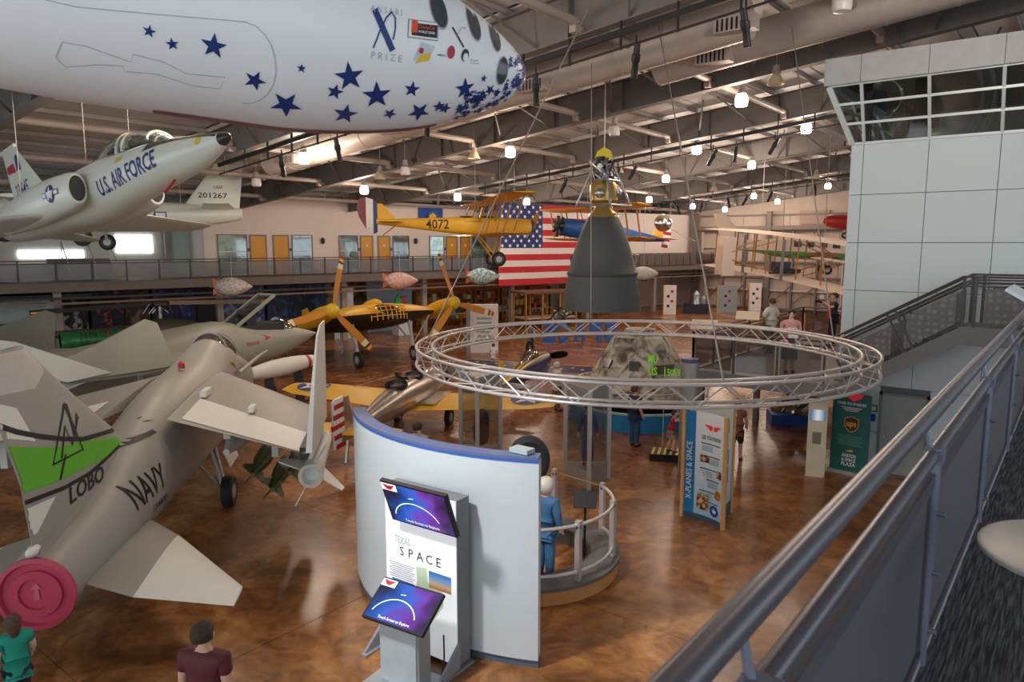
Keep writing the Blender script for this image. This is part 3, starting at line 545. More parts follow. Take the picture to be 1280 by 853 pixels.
sdec('badge', disc2(.035, .045), bpr, -.73, -.05); sdec('badge', disc2(.024, .03), wpr, -.725, -.065, .0075); sdec('lettering', fit(txt('St. Louis'), .07), bpr, -.64, -.065); sdec('lettering', fit(txt('Science Center'), .09), bpr, -.63, -.085)
# tail: swept wing panels and twin booms behind the fuselage
for s in (-1, 1):
    obj('wing', wing([((-4.6, s*.5, .35), 3.3, .16), ((-6.2, s*2.3, .35), 2.2, .1)]), sw, ss); b_ = obj('tail_boom', fuse([(-5.6, .4, .12, .14, .14, 2), (-7.4, .45, .12, .14, .14, 2), (-9.4, .6, .08, .1, .1, 2)], 3, 14, y0=s*2.35), sw, ss)
    obj('tail_fin', wing([((-8.0, s*2.35, .1), 1.2, .05), ((-8.7, s*2.35, 1.5), .7, .03)], (0, 1, 0)), sw, b_)
obj('engine_nozzle', MB().lathe([(.16, 0), (.3, .5), (.28, .5), (.14, .02)], 24, (-8.1, 0, 0), (-1, 0, 0), False), dark, ss)
MM = Matrix.LocRotScale(ss.location, ss.rotation_euler, None)
wires('suspension_cable', 'thin steel cables holding up the white rocket plane', [MM @ V(-1.2, 0, .6), MM @ V(-4.4, 0, .74)])
# ---------------------------------------------------------------- white jet trainer, U.S. AIR FORCE
jw = mat('jet_white', srgb(224, 228, 216), .3, 0, .03, .7); jg = mat('jet_grey', srgb(176, 178, 172), .4, 0, .04)
tj = thing('jet_trainer', 'glossy white twin-engine jet trainer lettered U.S. AIR FORCE hanging nose right', 'airplane', (-12.86, 7.757, 7.806), (.0277, -.1348, -.0451))
tf = fuse([(0, 0, .03, .03, .03, 2), (-.14, 0, .1, .1, .1, 2), (-.6, .0, .22, .19, .24, 2), (-1.4, .02, .38, .3, .38, 2.1), (-2.4, .05, .48, .42, .45, 2.2), (-3.5, .08, .56, .5, .52, 2.3), (-5, .1, .6, .62, .62, 2.4), (-6.4, .05, .72, .66, .66, 2.4), (-8, .05, .9, .62, .6, 2.5), (-10, .05, .85, .56, .5, 2.4), (-12, .1, .68, .5, .4, 2.2), (-13.1, .12, .56, .4, .32, 2)], 3, 32)
obj('fuselage', tf, jw, tj); tv = tf.bvh()
obj('nose_cap', MB().lathe([(.002, .04), (.045, .01), (.085, -.06), (.125, -.2), (.135, -.24)], 18, (0, 0, 0), (1, 0, 0)), mat('nose_black', srgb(40, 42, 42), .35), tj)
decal('glare_panel', poly2((-2.7, .46), (-.2, .12), (-.2, -.12), (-2.7, -.46)), mat('glare', srgb(58, 62, 56), .5), tv, (0, 0, .6), (1, 0, 0), (0, 1, 0), tj, .008)
cn = fuse([(-2.3, .42, .05, .05, .1, 2), (-2.8, .46, .3, .24, .2, 2), (-3.5, .5, .4, .4, .3, 2.2), (-4.4, .55, .42, .48, .3, 2.2), (-5.3, .58, .38, .4, .3, 2), (-6.3, .58, .25, .15, .2, 2)], 3, 24)
co = obj('canopy', cn, glass('canopy_glass', (.5, .54, .54), .55, .08), tj); cvv = cn.bvh()
for x in (-2.75, -3.85, -4.15, -5.6):
    pts = [(x-.12*math.cos(t), .44*math.cos(t)*(.8 if x > -3 else 1)*(.7 if x < -5.4 else 1), .5+(.23 if x > -3 else .44 if x > -4 else .5 if x > -5 else .36)*math.sin(t)) for t in [PI*i/12 for i in range(13)]]
    obj('canopy_frame', MB().pipe(pts, .03), jw, co)
for x in (-3.7, -4.9): obj('ejection_seat', MB().box((x, 0, .5), (.35, .4, .6), ry=-.2), dark, tj, smooth=0)
for s in (-1, 1):
    n = fuse([(-5.3, -.02, .2, .34, .34, 2.2), (-5.5, -.02, .25, .4, .4, 2.2), (-6.4, -.02, .36, .46, .46, 2.4), (-8.2, 0, .4, .48, .46, 2.4), (-10.5, .02, .3, .4, .36, 2.2)], 3, 22, y0=s*.88)
    no = obj('intake_nacelle', n, jw, tj); obj('intake_mouth', MB().rings([[(-5.292, s*.88+.165*math.cos(t), -.02+.29*math.sin(t)) for t in [2*PI*i/20 for i in range(20)]], [(-5.27, s*.88+.16*math.cos(t), -.02+.28*math.sin(t)) for t in [2*PI*i/20 for i in range(20)]]]), mat('intake_dark', srgb(58, 58, 56), .6), no)
    if s < 0: roundel(n.bvh(), (-6.05, -1.2, -.02), (1, 0, 0), (0, 0, 1), .2, tj)
    wm = wing([((-5.9, s*.7, -.32), 4.0, .1), ((-6.9, s*1.2, -.36), 3.0, .09), ((-8.5, s*3.85, -.4), 1.35, .045)]); obj('wing', wm, jw, tj)
    obj('tailplane', wing([((-11.2, s*.55, -.1), 1.8, .05), ((-12.6, s*2.15, -.22), .75, .03)]), jw, tj); obj('exhaust', MB().lathe([(.26, 0), (.3, -.5), (.24, -.5), (.2, -.1)], 18, (-13.3, s*.3, .1), (-1, 0, 0), False), dark, tj)
fn = wing([((-9.4, 0, .5), 3.4, .07), ((-10.1, 0, 1.0), 2.75, .06), ((-12.1, 0, 2.5), 1.2, .03)], (0, 1, 0)); fo = obj('tail_fin', fn, jw, tj); fv = fn.bvh()
obj('fin_cap', MB().box((-12.8, 0, 2.52), (1.5, .08, .1)), jw, fo)
decal('fin_flash', poly2((-.75, -.12), (.2, -.2), (.0, .1), (-.7, .1)), rpr, fv, (-12.35, -.1, 1.95), XD, (0, 0, 1), fo, .005); decal('fin_flash', poly2((-.15, -.18), (.28, -.22), (.1, .18), (-.05, .3), (-.2, .25)), navy, fv, (-11.95, -.1, 1.95), XD, (0, 0, 1), fo, .006)
decal('lettering', fit(txt('23645', .01), 1.25, .42), navy, fv, (-11.9, -.1, 1.2), XD, (0, 0, 1), fo, .006)
decal('lettering', fit(txt('U.S. AIR FORCE', .02), 2.75, .36), navy, tv, (-3.55, -.8, -.03), (1, 0, .05), (-.05, 0, 1), tj, .008, .1)
decal('rescue_mark', rect2(.3, .09), ypr, tv, (-3.75, -.8, .32), (1, 0, .1), (0, 0, 1), tj, .008); decal('yellow_dot', disc2(.07), ypr, tv, (-.75, -.3, .06), XD, (0, 0, 1), tj, .014, .05)
obj('pitot_boom', MB().tube((-2.0, -.2, -.45), (-2.5, -.2, -.6), .03), rpr, tj)
TM = Matrix.LocRotScale(tj.location, tj.rotation_euler, None)
wires('suspension_cable', 'steel cables holding up the white U.S. Air Force jet trainer', [TM @ V(-5.6, -.5, .6), TM @ V(-9.5, -.8, .4), TM @ V(-5.6, .5, .6)])
# ---------------------------------------------------------------- second hanging jet, 201267
t2 = thing('straight_wing_jet', 'pale grey straight-wing jet with tail number 201267 hanging behind white trainer', 'airplane', (-38.0, 10.05, 7.15), (0.05, -.02, math.radians(234))); t2.scale = (1.26, 1.26, 1.26)
L9 = -9.1
f2 = fuse([(0, 0, .05, .05, .05, 2), (-.5, 0, .4, .35, .35, 2), (-2, .05, .65, .55, .55, 2.2), (-4, .05, .75, .6, .6, 2.2), (-6.3, .08, .5, .48, .48, 2), (-8.2, .15, .3, .32, .34, 2), (-9.1, .2, .16, .2, .2, 2)], 3, 24)
obj('fuselage', f2, jw, t2); v2 = f2.bvh(); roundel(v2, (-5.9, .7, .05), (-1, 0, 0), (0, 0, 1), .36, t2)
for s in (-1, 1):
    w2 = wing([((-2.7, s*.5, -.2), 2.2, .15), ((-3.2, s*5.6, .05), 1.1, .06)]); wo = obj('wing', w2, jw, t2)
    if s > 0: decal('lettering', fit(txt('USAF', .02), 2.6, .7), bpr, w2.bvh(), (-3.9, 3.4, -1), (0, 1, 0), (1, 0, 0), wo, .006)
    obj('tailplane', wing([((-7.7, s*.1, .35), 1.2, .06), ((-8.0, s*1.9, .4), .8, .03)]), jw, t2)
    wheel_parts(t2, (-4.2, s*1.6, -.85), .3, .16, rubber, hubm); obj('gear_leg', MB().tube((-4.1, s*1.6, -.1), (-4.2, s*1.5, -.8), .05), hubm, t2)
n2 = wing([((-7.0, 0, .3), 2.0, .06), ((-8.2, 0, 2.0), .95, .03)], (0, 1, 0)); no = obj('tail_fin', n2, jw, t2)
decal('lettering', fit(txt('201267', .01), 1.0, .2), bpr, n2.bvh(), (-8.1, .3, .85), (-1, 0, 0), (0, 0, 1), no, .006); decal('lettering', fit(txt('USAF', .01), .3, .12), bpr, n2.bvh(), (-8.3, .3, 1.15), (-1, 0, 0), (0, 0, 1), no, .006)
c2 = obj('canopy', fuse([(-1.5, .4, .1, .1, .1, 2), (-2.2, .5, .4, .4, .2, 2), (-3.2, .5, .4, .4, .2, 2), (-4.2, .5, .2, .15, .1, 2)], 3, 18), MATS['canopy_glass'], t2)
T2M = Matrix.LocRotScale(t2.location, t2.rotation_euler, t2.scale)
wires('suspension_cable', 'steel cables holding up the pale straight-wing jet', [T2M @ V(-3, 0, .5), T2M @ V(-7, 0, .5)])
# ---------------------------------------------------------------- grey navy attack jet, LOBO
ag = mat('navy_jet_grey', srgb(156, 153, 145), .45, 0, .05, .6); aw = mat('navy_jet_white', srgb(226, 226, 218), .45, 0, .03, .8); adk = mat('navy_dark', srgb(48, 46, 44), .5)
ax = thing('navy_attack_jet', 'grey navy attack jet with green tail band lettered LOBO', 'airplane', (-10.64, 3.3, 0), (0, 0, math.radians(137)))
af = fuse([(0, 1.19, .47, .47, .47, 2), (.6, 1.22, .52, .52, .52, 2), (1.6, 1.32, .6, .58, .6, 2.1), (3.2, 1.52, .7, .9, .74, 2.1), (5.4, 1.75, .78, 1.18, .9, 2.2), (7.6, 1.85, .78, 1.3, 1.0, 2.2), (8.8, 1.9, .74, 1.5, 1.02, 2.1), (9.7, 1.9, .7, 1.5, 1.0, 2.05), (10.6, 1.9, .66, 1.1, .98, 2.05), (11.6, 1.9, .58, .78, .92, 2.1), (12.5, 1.9, .45, .5, .8, 2.1), (12.9, 1.88, .3, .35, .5, 2)], 4, 36)
obj('fuselage', af, ag, ax); av = af.bvh()
ccp = fuse([(8.9, 3.1, .16, .25, .2, 2), (9.4, 3.1, .4, .42, .3, 2), (10.2, 2.98, .42, .4, .3, 2), (10.9, 2.75, .34, .3, .3, 2), (11.4, 2.55, .2, .15, .2, 2)], 3, 20)
ccx = obj('canopy', ccp, glass('canopy_smoke', (.45, .42, .38), .75, .05), ax)
for x, z0, h in ((9.4, 3.05, .5), (10.5, 2.9, .5), (10.9, 2.78, .32)): obj('canopy_frame', MB().pipe([(x, .43*math.cos(t), z0+h*math.sin(t)) for t in [PI*i/10 for i in range(11)]], .025), ag, ccx)
obj('ejection_seat', MB().box((9.7, 0, 2.9), (.35, .4, .7), ry=-.2), adk, ax, smooth=0)
cov = obj('exhaust_cover', MB().lathe([(.455, .06), (.5, .0), (.5, -.05), (.44, -.06), (.42, -.0), (.33, -.0), (.32, -.04), (.22, -.04), (.21, 0), (.001, 0)], 40, (-.02, 0, 1.19), (1, 0, 0)), mat('cover_red', srgb(186, 62, 88), .5, 0, .05, 3), ax, label='round red exhaust cover')
flat('arrow_print', poly2((0, .12), (-.07, .03), (-.025, .03), (-.04, -.12), (.04, -.12), (.025, .03), (.07, .03)), mat('cover_pink', srgb(206, 96, 116), .6), (-.03, 0, 1.22), (0, -1, 0), (0, 0, 1), cov)
fin = wing([((3.9, 0, 1.6), 3.9, .13), ((2.9, 0, 2.7), 3.08, .09), ((1.5, 0, 3.58), 2.05, .07), ((.15, 0, 4.5), .9, .04)], (0, 1, 0)); fo = obj('tail_fin', fin, ag, ax)
both = MB().add(fin.v, fin.f).add(af.v, af.f).bvh()
def ad(name, pts, m, off=.006): return decal(name, pts, m, both, (0, -.5, 0), (1, 0, 0), (0, 0, 1), ax, off, .12)
grn = mat('lime_green', srgb(96, 178, 48), .5)
ad('green_band', poly2((-.52, 3.36), (0, 3.18), (.71, 2.98), (1.55, 2.83), (2.67, 2.59), (3.57, 2.43), (3.55, 2.36), (2.22, 2.37), (.69, 2.49), (-.2, 2.62)), grn)
ad('black_line', band2([(-.58, 3.62), (-.2, 3.44), (.33, 3.24), (.97, 3.03), (1.56, 2.87), (2.76, 2.7), (4.01, 2.59)], .07), bpr, .007); ad('black_line', band2([(-.13, 2.48), (.87, 2.34), (1.66, 2.3), (2.59, 2.36), (3.73, 2.42)], .06), bpr, .007)
ad('rudder_panel', poly2((-.6, 3.9), (-.16, 3.74), (.23, 3.2), (-.5, 3.44)), aw, .005); ad('fin_tip_panel', poly2((-.62, 3.98), (.3, 3.9), (.62, 4.1), (.2, 4.45), (-.7, 4.48)), mat('tip_grey', srgb(190, 186, 180), .5), .005); ad('rudder_panel', poly2((-.2, 2.4), (.62, 2.3), (.1, 1.98), (-.1, 2.0)), aw, .005)
ad('lettering', ([(1.58+x+.04*y, 2.17+y) for x, y in fit(txt('LOBO', .02), 1.15, .26)[0]], txt('LOBO', .02)[1]), bpr, .008)
for pts in ([(1.06, 3.53), (.62, 2.76), (1.52, 2.72), (1.06, 3.53)], [(1.45, 3.25), (1.2, 2.88), (1.02, 3.2), (.86, 2.78)], [(1.12, 3.5), (1.3, 2.98), (1.42, 3.3)], [(.98, 2.8), (.78, 2.49)]): ad('emblem', band2(pts, .06), bpr, .009)
decal('lettering', ([(2.6+x, 1.76+y+.02*x) for x, y in fit(txt('NAVY', .012), 1.2, .42)[0]], txt('NAVY', .012)[1]), bpr, av, (0, -1, 0), (1, 0, 0), (0, 0, 1), ax, .008, .12)
decal('lettering', ([(2.9+x, 1.36+y) for x, y in fit(txt('154420', .01), .6, .12)[0]], txt('154420', .01)[1]), bpr, av, (0, -1, 0), (1, 0, 0), (0, 0, 1), ax, .008, .12)
obj('tail_light', MB().ball((-.02, 0, 1.78), (.16, .07, .07)), mat('lens_white', srgb(226, 222, 212), .3), ax)
obj('tail_root_fairing', MB().bar((.0, 0, 1.72), (1.2, 0, 1.84), .16, .14), ag, ax)
for s in (-1, 1):
    hp = wing([((2.75, s*.5, 1.15), 2.5, .08), ((1.9, s*1.25, 1.13), 2.1, .06)]); so_ = obj('tailplane', hp, ag, ax); obj('tailplane_outer', wing([((1.9, s*1.25, 1.13), 2.1, .06), ((-.05, s*2.62, 1.1), .55, .03)]), aw, so_)
    wg = wing([((8.4, s*.6, 2.62), 4.65, .2), ((5.3, s*3.25, 2.32), 3.15, .12)]); wo = obj('wing', wg, ag, ax)
    decal('flap', ([(5.1, s*.85), (3.15, s*3.22), (2.16, s*3.24), (3.78, s*.85)][::s], [(0, 1, 2, 3)]), aw, wg.bvh(), (0, 0, 3), (1, 0, 0), (0, 1, 0), wo, .012, .3)
    fp = MB().rings([[(4.7-c*2.6*k, s*(3.3+.03*h+(.05-.02*h if i_ == 0 else -.05+.02*h)), 2.35+h) for i_, c in ((0, 0), (0, 1), (1, 1), (1, 0))] for h, k in ((0, 1.0), (1.0, .76), (1.8, .5), (1.95, .3))])
    fpo = obj('folded_wing_panel', fp, aw, wo, smooth=0); obj('fold_hinge', MB().bx(2.2, s*3.2-.06, 2.2, 5.0, s*3.2+.06, 2.42), adk, wo, smooth=0)
    wheel_parts(ax, (6.3, s*1.02, .36), .36, .24, rubber, hubm); obj('gear_strut', MB().tube((6.9, s*.6, 1.3), (6.3, s*.95, .36), .06).tube((5.6, s*.6, 1.2), (6.25, s*.9, .4), .04).tube((6.3, s*.6, 1.6), (6.3, s*.9, .5), .05), hubm, ax)
    obj('gear_door', MB().prism([(6.9, s*.78, 1.1), (7.9, s*.78, 1.15), (7.8, s*.9, .75), (7.0, s*.9, .7)], (0, .03*s, 0)), aw, ax, smooth=0)
    py = obj('pylon', MB().bx(4.2, s*2.4-.06, 1.7, 6.0, s*2.4+.06, 2.35), aw, ax, smooth=0)
    obj('rail_pylon', MB().bx(3.0, s*3.2-.05, 1.98, 5.0, s*3.2+.05, 2.3), aw, ax, smooth=0); obj('inner_pylon', MB().bx(3.8, s*1.62-.06, 2.2, 5.6, s*1.62+.06, 2.5), aw, ax, smooth=0)
for x in (11.9,): wheel_parts(ax, (x, .12, .28), .28, .15, rubber, hubm); obj('nose_gear', MB().tube((11.9, 0, 1.2), (11.9, 0, .3), .06), hubm, ax)
obj('refuelling_probe', MB().pipe([(9.0, -.78, 2.55), (11.6, -.82, 2.6), (12.6, -.85, 2.6)], [.06, .05, .03], 10), ag, ax); obj('spoiler_tab', MB().box((5.35, -.9, 2.8), (.5, .12, .12)), aw, ax); obj('spoiler_tab', MB().box((4.3, -2.0, 2.66), (.35, .1, .1)), aw, ax)
obj('step_mark', MB().box((9.2, -.63, 2.75), (.42, .03, .06), ry=.5), mat('amber', srgb(206, 150, 40), .5), ax); obj('beacon', MB().lathe([(.07, 0), (.07, .1), (.001, .16)], 12, (6.6, -.1, 3.1)), rpr, ax)
AM = Matrix.LocRotScale(ax.location, ax.rotation_euler, None)
def bomb(name, lab, cat, lp, L, r, m, grp=None, fins=True, heading=137):
    o = thing(name, lab, cat, AM @ V(lp), (0, 0, math.radians(heading)), grp)
    obj('body', fuse([(L/2, 0, .01, .01, .01, 2), (L*.38, 0, r*.7, r*.7, r*.7, 2), (L*.15, 0, r, r, r, 2), (-L*.1, 0, r*.95, r*.95, r*.95, 2), (-L*.35, 0, r*.5, r*.5, r*.5, 2), (-L/2, 0, r*.25, r*.25, r*.25, 2)], 3, 18), m, o)
    if fins:
        for k_ in range(4):
            a = PI/4+k_*PI/2; c, s_ = math.cos(a), math.sin(a); obj('fin', MB().prism([(-L*.25, c*r*.4, s_*r*.4), (-L*.42, c*r*1.5, s_*r*1.5), (-L*.5, c*r*1.5, s_*r*1.5), (-L*.5, c*r*.2, s_*r*.2)], (0, .012*s_, -.012*c)), m, o, smooth=0)
    return o
olive = mat('olive', srgb(92, 102, 52), .5)
for (dy, dz) in ((-.34, 1.5), (.34, 1.5), (0, 1.2)): bomb('practice_bomb', 'olive green finned bomb slung under the grey wing of LOBO jet', 'bomb', (4.9, -2.4+dy, dz), 2.3, .17, olive, 'olive bombs under the wing')
bomb('store_pod', 'plain white rounded pod under the wing root of LOBO jet', 'pod', (4.9, -1.62, 1.98), 2.4, .22, aw, fins=False)
ms = thing('air_missile', 'white finned missile with round nozzle under the folded wing', 'missile', AM @ V(3.9, -3.25, 1.78), (0, 0, math.radians(137))); ms.scale = (1.15, 1.3, 1.3)
obj('body', MB().lathe([(.001, 1.5), (.06, 1.4), (.11, 1.1), (.12, .6), (.14, -.5), (.15, -1.0), (.13, -1.05), (.1, -.95), (.001, -.95)], 20, (0, 0, 0), (1, 0, 0)), aw, ms); obj('nozzle_ring', MB().lathe([(.14, -1.0), (.17, -1.06), (.165, -1.1), (.12, -1.1)], 20, (0, 0, 0), (1, 0, 0), False), mat('nozzle_pale', srgb(206, 204, 190), .4), ms)
for k_ in range(4):
    a = .5+k_*PI/2; c, s_ = math.cos(a), math.sin(a); obj('tail_fin', MB().prism([(-.45, c*.12, s_*.12), (-.95, c*.48, s_*.48), (-1.1, c*.46, s_*.46), (-1.0, c*.12, s_*.12)], (0, .015*s_, -.015*c)), aw, ms, smooth=0)
# ---------------------------------------------------------------- grey jet with raised canopy behind
bx_ = thing('carrier_jet', 'pale grey carrier jet with raised canopy and upright folded wing', 'airplane', (-24.2, 17.9, 0), (0, 0, math.radians(97)))
bg_ = mat('carrier_grey', srgb(150, 150, 138), .45, 0, .05, .6)
bf = fuse([(.1, 2.25, .02, .02, .02, 2), (-.5, 2.25, .24, .2, .26, 2), (-1.6, 2.25, .55, .45, .6, 2.1), (-3.2, 2.2, .72, .62, .85, 2.2), (-4.6, 2.15, .85, .98, .95, 2.3), (-6.5, 2.05, .95, .95, .95, 2.3), (-9.5, 1.9, .95, .85, .85, 2.3), (-12.5, 1.8, .8, .8, .7, 2.2), (-14.5, 1.8, .6, .6, .55, 2)], 3, 30)
obj('fuselage', bf, bg_, bx_); bv = bf.bvh()
obj('cockpit', MB().bx(-3.9, -.42, 2.6, -1.9, .42, 2.9), adk, bx_, smooth=0); obj('ejection_seat', MB().box((-3.2, 0, 3.0), (.4, .45, .9), ry=-.2), adk, bx_, smooth=0)
cq = obj('raised_canopy', MB().rings([[(-3.95+.95*k+.55*h, y, 2.95+.95*h+.02*k) for y in (-.42, -.3, 0, .3, .42)] for k, h in ((0, 0), (.55, .55), (1.1, 1.0))], False, False, False), glass('raised_glass', (.6, .62, .6), .75, .05), bx_)
for y in (-.42, .42): obj('canopy_frame', MB().bar((-4.0, y, 2.92), (-2.3, y, 3.92), .05, .12), bg_, cq, smooth=0)
for x, z in ((-4.0, 2.92), (-2.3, 3.92)): obj('canopy_frame', MB().bar((x, -.44, z), (x, .44, z), .1, .1), bg_, cq, smooth=0)
ws_ = obj('windscreen', fuse([(-.95, 2.5, .05, .05, .05, 2), (-1.5, 2.62, .35, .3, .1, 2), (-1.9, 2.7, .4, .36, .1, 2)], 3, 16), MATS['canopy_smoke'], bx_)
for s in (-1, 1):
    wo = obj('wing', wing([((-6.2, s*.7, 2.3), 5.0, .16), ((-8.3, s*3.2, 2.36), 3.0, .1)]), bg_, bx_)
    obj('folded_wing_panel', MB().prism([(-8.3, s*3.2, 2.4), (-11.1, s*3.2, 2.4), (-11.2, s*2.95, 2.95), (-10.3, s*2.85, 3.2), (-8.75, s*2.6, 3.72), (-8.45, s*2.65, 3.6)], (0, .07*s, 0)), bg_, wo, smooth=0)
    obj('aileron', MB().prism([(-10.2, s*3.3, 2.5), (-11.3, s*3.3, 2.42), (-13.6, s*3.35, 3.3), (-13.6, s*3.35, 3.85), (-12.4, s*3.35, 3.55)], (0, .05*s, 0)), aw, wo, smooth=0)
    obj('flap', MB().prism([(-10.4, s*.9, 2.36), (-10.6, s*3.1, 2.38), (-11.4, s*3.2, 2.2), (-11.3, s*.9, 2.2)], (0, 0, -.04)), aw, wo, smooth=0)
    obj('tailplane', wing([((-12.2, s*.5, 1.9), 2.2, .07), ((-14.0, s*2.5, 1.6), .9, .03)]), bg_, bx_)
    wheel_parts(bx_, (-8.2, s*1.6, .38), .38, .24, rubber, hubm); obj('gear_strut', MB().tube((-8.2, s*1.3, 2.0), (-8.2, s*1.5, .4), .07), hubm, bx_)
obj('tail_fin', wing([((-10.4, 0, 2.4), 3.8, .08), ((-13.2, 0, 4.6), 1.6, .04)], (0, 1, 0)), bg_, bx_)
obj('nose_gear', MB().tube((-2.2, 0, 1.6), (-2.2, 0, .3), .06), hubm, bx_); wheel_parts(bx_, (-2.2, .12, .27), .27, .14, rubber, hubm)
decal('warning_arrow', poly2((-.25, .12), (.2, -.02), (-.15, -.12), (-.05, 0)), rpr, bv, (-2.9, -1, 2.45), XD, (0, 0, 1), bx_, .008); decal('lettering', fit(txt('RESCUE', .02), .6, .12), rpr, bv, (-3.6, -1, 2.3), XD, (0, 0, 1), bx_, .008)
BM = Matrix.LocRotScale(bx_.location, bx_.rotation_euler, None)
dt = thing('drop_tank', 'long white drop tank with red stripe below the carrier jet nose', 'fuel tank', BM @ V(-3.0, -1.55, 1.45), (0, -.05, math.radians(95)))
obj('body', fuse([(1.9, 0, .01, .01, .01, 2), (1.3, 0, .2, .2, .2, 2), (.4, 0, .3, .3, .3, 2), (-.6, 0, .3, .3, .3, 2), (-1.5, 0, .18, .18, .18, 2), (-2.2, 0, .02, .02, .02, 2)], 3, 18), aw, dt); obj('red_stripe', MB().lathe([(.232, 1.12), (.252, 1.0), (.258, .96), (.24, .98)], 18, (0, 0, 0), (1, 0, 0), False), rpr, dt)
obj('cradle', MB().bx(-.7, -.2, -1.38, -.6, .2, -.25).bx(.6, -.2, -1.38, .7, .2, -.25).bx(-.8, -.3, -1.42, .8, .3, -1.36), dark, dt, smooth=0)
# ================================================================ more hanging and parked aircraft
yel = mat('biplane_yellow', srgb(222, 166, 30), .45, 0, .05, 1); blu = mat('biplane_blue', srgb(22, 84, 150), .4, 0, .04); strut_m = mat('strut_wood', srgb(168, 116, 40), .5)
def prop(root, c, ax, R, m, n=2, up=0., w=.16, tip=None, hub=.12):
    a, b = frame(ax); d = V(ax).normalized(); c = V(c)
    h = obj('propeller_hub', MB().lathe([(hub, -.08), (hub, .05), (hub*.5, .16), (.001, .2)], 14, c, d), m if hub < .2 else m, root)
    for k in range(n):
        t = up+2*PI*k/n; r = a*math.cos(t)+b*math.sin(t); s_ = d.cross(r); e1, e2 = s_*w+d*w*.35, -s_*w-d*w*.35
        q = obj('propeller_blade', MB().rings([[c+r*R*f+e1*g+d*.015, c+r*R*f+e1*g-d*.015, c+r*R*f+e2*g-d*.015, c+r*R*f+e2*g+d*.015] for f, g in ((.06, .35), (.25, .8), (.55, 1), (.85, .85), (1, .4))]), m, root)
        if tip:
            for f0, f1, tm in tip: obj('tip_band', MB().rings([[c+r*R*f+e1*g*1.03+d*.02, c+r*R*f+e1*g*1.03-d*.02, c+r*R*f+e2*g*1.03-d*.02, c+r*R*f+e2*g*1.03+d*.02] for f, g in ((f0, .95-.3*max(0, f0-.8)/.2), (f1, .93-.45*max(0, f1-.8)/.2))]), tm, q)
def biplane(root, L, span, body, wingm, gap, chord, zl, secs, stag=.5):
    f = fuse(secs, 3, 20); obj('fuselage', f, body, root)
    x0 = -.22*L
    for z, nm, dx in ((zl, 'lower_wing', 0), (zl+gap, 'upper_wing', stag)):
        obj(nm, wing([((x0+dx-.15, -span/2, z+.12), chord*.7, .04), ((x0+dx, -span/2+.4, z+.1), chord, .06), ((x0+dx, 0, z), chord, .07), ((x0+dx, span/2-.4, z+.1), chord, .06), ((x0+dx-.15, span/2, z+.12), chord*.7, .04)]), wingm, root)
    for s in (-1, 1):
        for y in (span*.2, span*.38):
            for k in (.2, .75): obj('strut', MB().bar((x0-chord*k, s*y, zl+.08), (x0+stag-chord*k, s*y, zl+gap), .09, .05), strut_m, root, smooth=0)
        for k in (.2, .75): obj('cabane_strut', MB().tube((x0-chord*k, s*.35, zl+.5), (x0+stag-chord*k, s*.5, zl+gap), .03), strut_m, root)
        obj('bracing_wire', MB().tube((x0-.4, s*span*.2, zl), (x0+stag-.4, s*span*.38, zl+gap), .01, n=4), hubm, root)
        obj('tailplane', wing([((-.82*L, s*.05, .15), .16*L, .03), ((-.88*L, s*span*.14, .15), .09*L, .02)]), wingm, root)
        wheel_parts(root, (x0-.1, s*.8, zl-1.15), .38, .12, rubber, hubm); obj('gear_strut', MB().tube((x0+.1, s*.35, zl), (x0-.1, s*.75, zl-1.15), .04).tube((x0-1.0, s*.35, zl), (x0-.1, s*.75, zl-1.15), .04), body, root)
    obj('axle', MB().tube((x0-.1, -.8, zl-1.15), (x0-.1, .8, zl-1.15), .03), strut_m, root)
    return f
# yellow biplane 4072
jn = thing('training_biplane', 'yellow fabric biplane numbered 4072 hanging before the gallery', 'airplane', (-21.2, 28.35, 6.65), (0, .0, math.radians(52))); jn.scale = (.92, .92, .92)
jf = biplane(jn, 8.0, 12.2, yel, yel, 1.75, 1.5, -.55, [(0, -.05, .3, .35, .35, 3), (-.5, -.05, .4, .42, .42, 3.5), (-1.8, -.05, .42, .45, .45, 3.5), (-3.6, -.02, .4, .45, .42, 3.5), (-5.6, .08, .26, .28, .3, 3.2), (-7.9, .18, .07, .12, .14, 3)])
jv = jf.bvh(); prop(jn, (.12, 0, 0), (1, 0, 0), 1.25, strut_m, 2, .5); obj('radiator', MB().bx(.0, -.3, -.35, .1, .3, .35), dark, jn, smooth=0)
for x in (-2.3, -3.4): obj('cockpit_rim', MB().lathe([(.32, 0), (.35, .05), (.3, .1), (.26, .02)], 18, (x, 0, .38), cap=False), dark, jn)
fz = wing([((-6.9, 0, .25), 1.0, .03), ((-7.6, 0, 1.05), .3, .02)], (0, 1, 0)); obj('tail_fin', fz, yel, jn)
rd = obj('rudder', MB().prism([(-7.85, -.02, -.35), (-7.85, -.02, 1.1), (-8.05, -.02, 1.25), (-8.05, -.02, -.45)], (0, .04, 0)), mat('rudder_blue', srgb(38, 60, 120), .5), jn, smooth=0)
obj('rudder_stripe', MB().prism([(-8.05, -.02, -.45), (-8.05, -.02, 1.25), (-8.4, -.02, 1.35), (-8.4, -.02, -.2)], (0, .04, 0)), mat('rudder_white', srgb(220, 214, 206), .5), rd, smooth=0); obj('rudder_stripe', MB().prism([(-8.4, -.02, -.2), (-8.4, -.02, 1.35), (-8.7, -.02, 1.3), (-8.85, -.02, .9), (-8.75, -.02, .4)], (0, .04, 0)), mat('rudder_maroon', srgb(122, 52, 58), .5), rd, smooth=0)
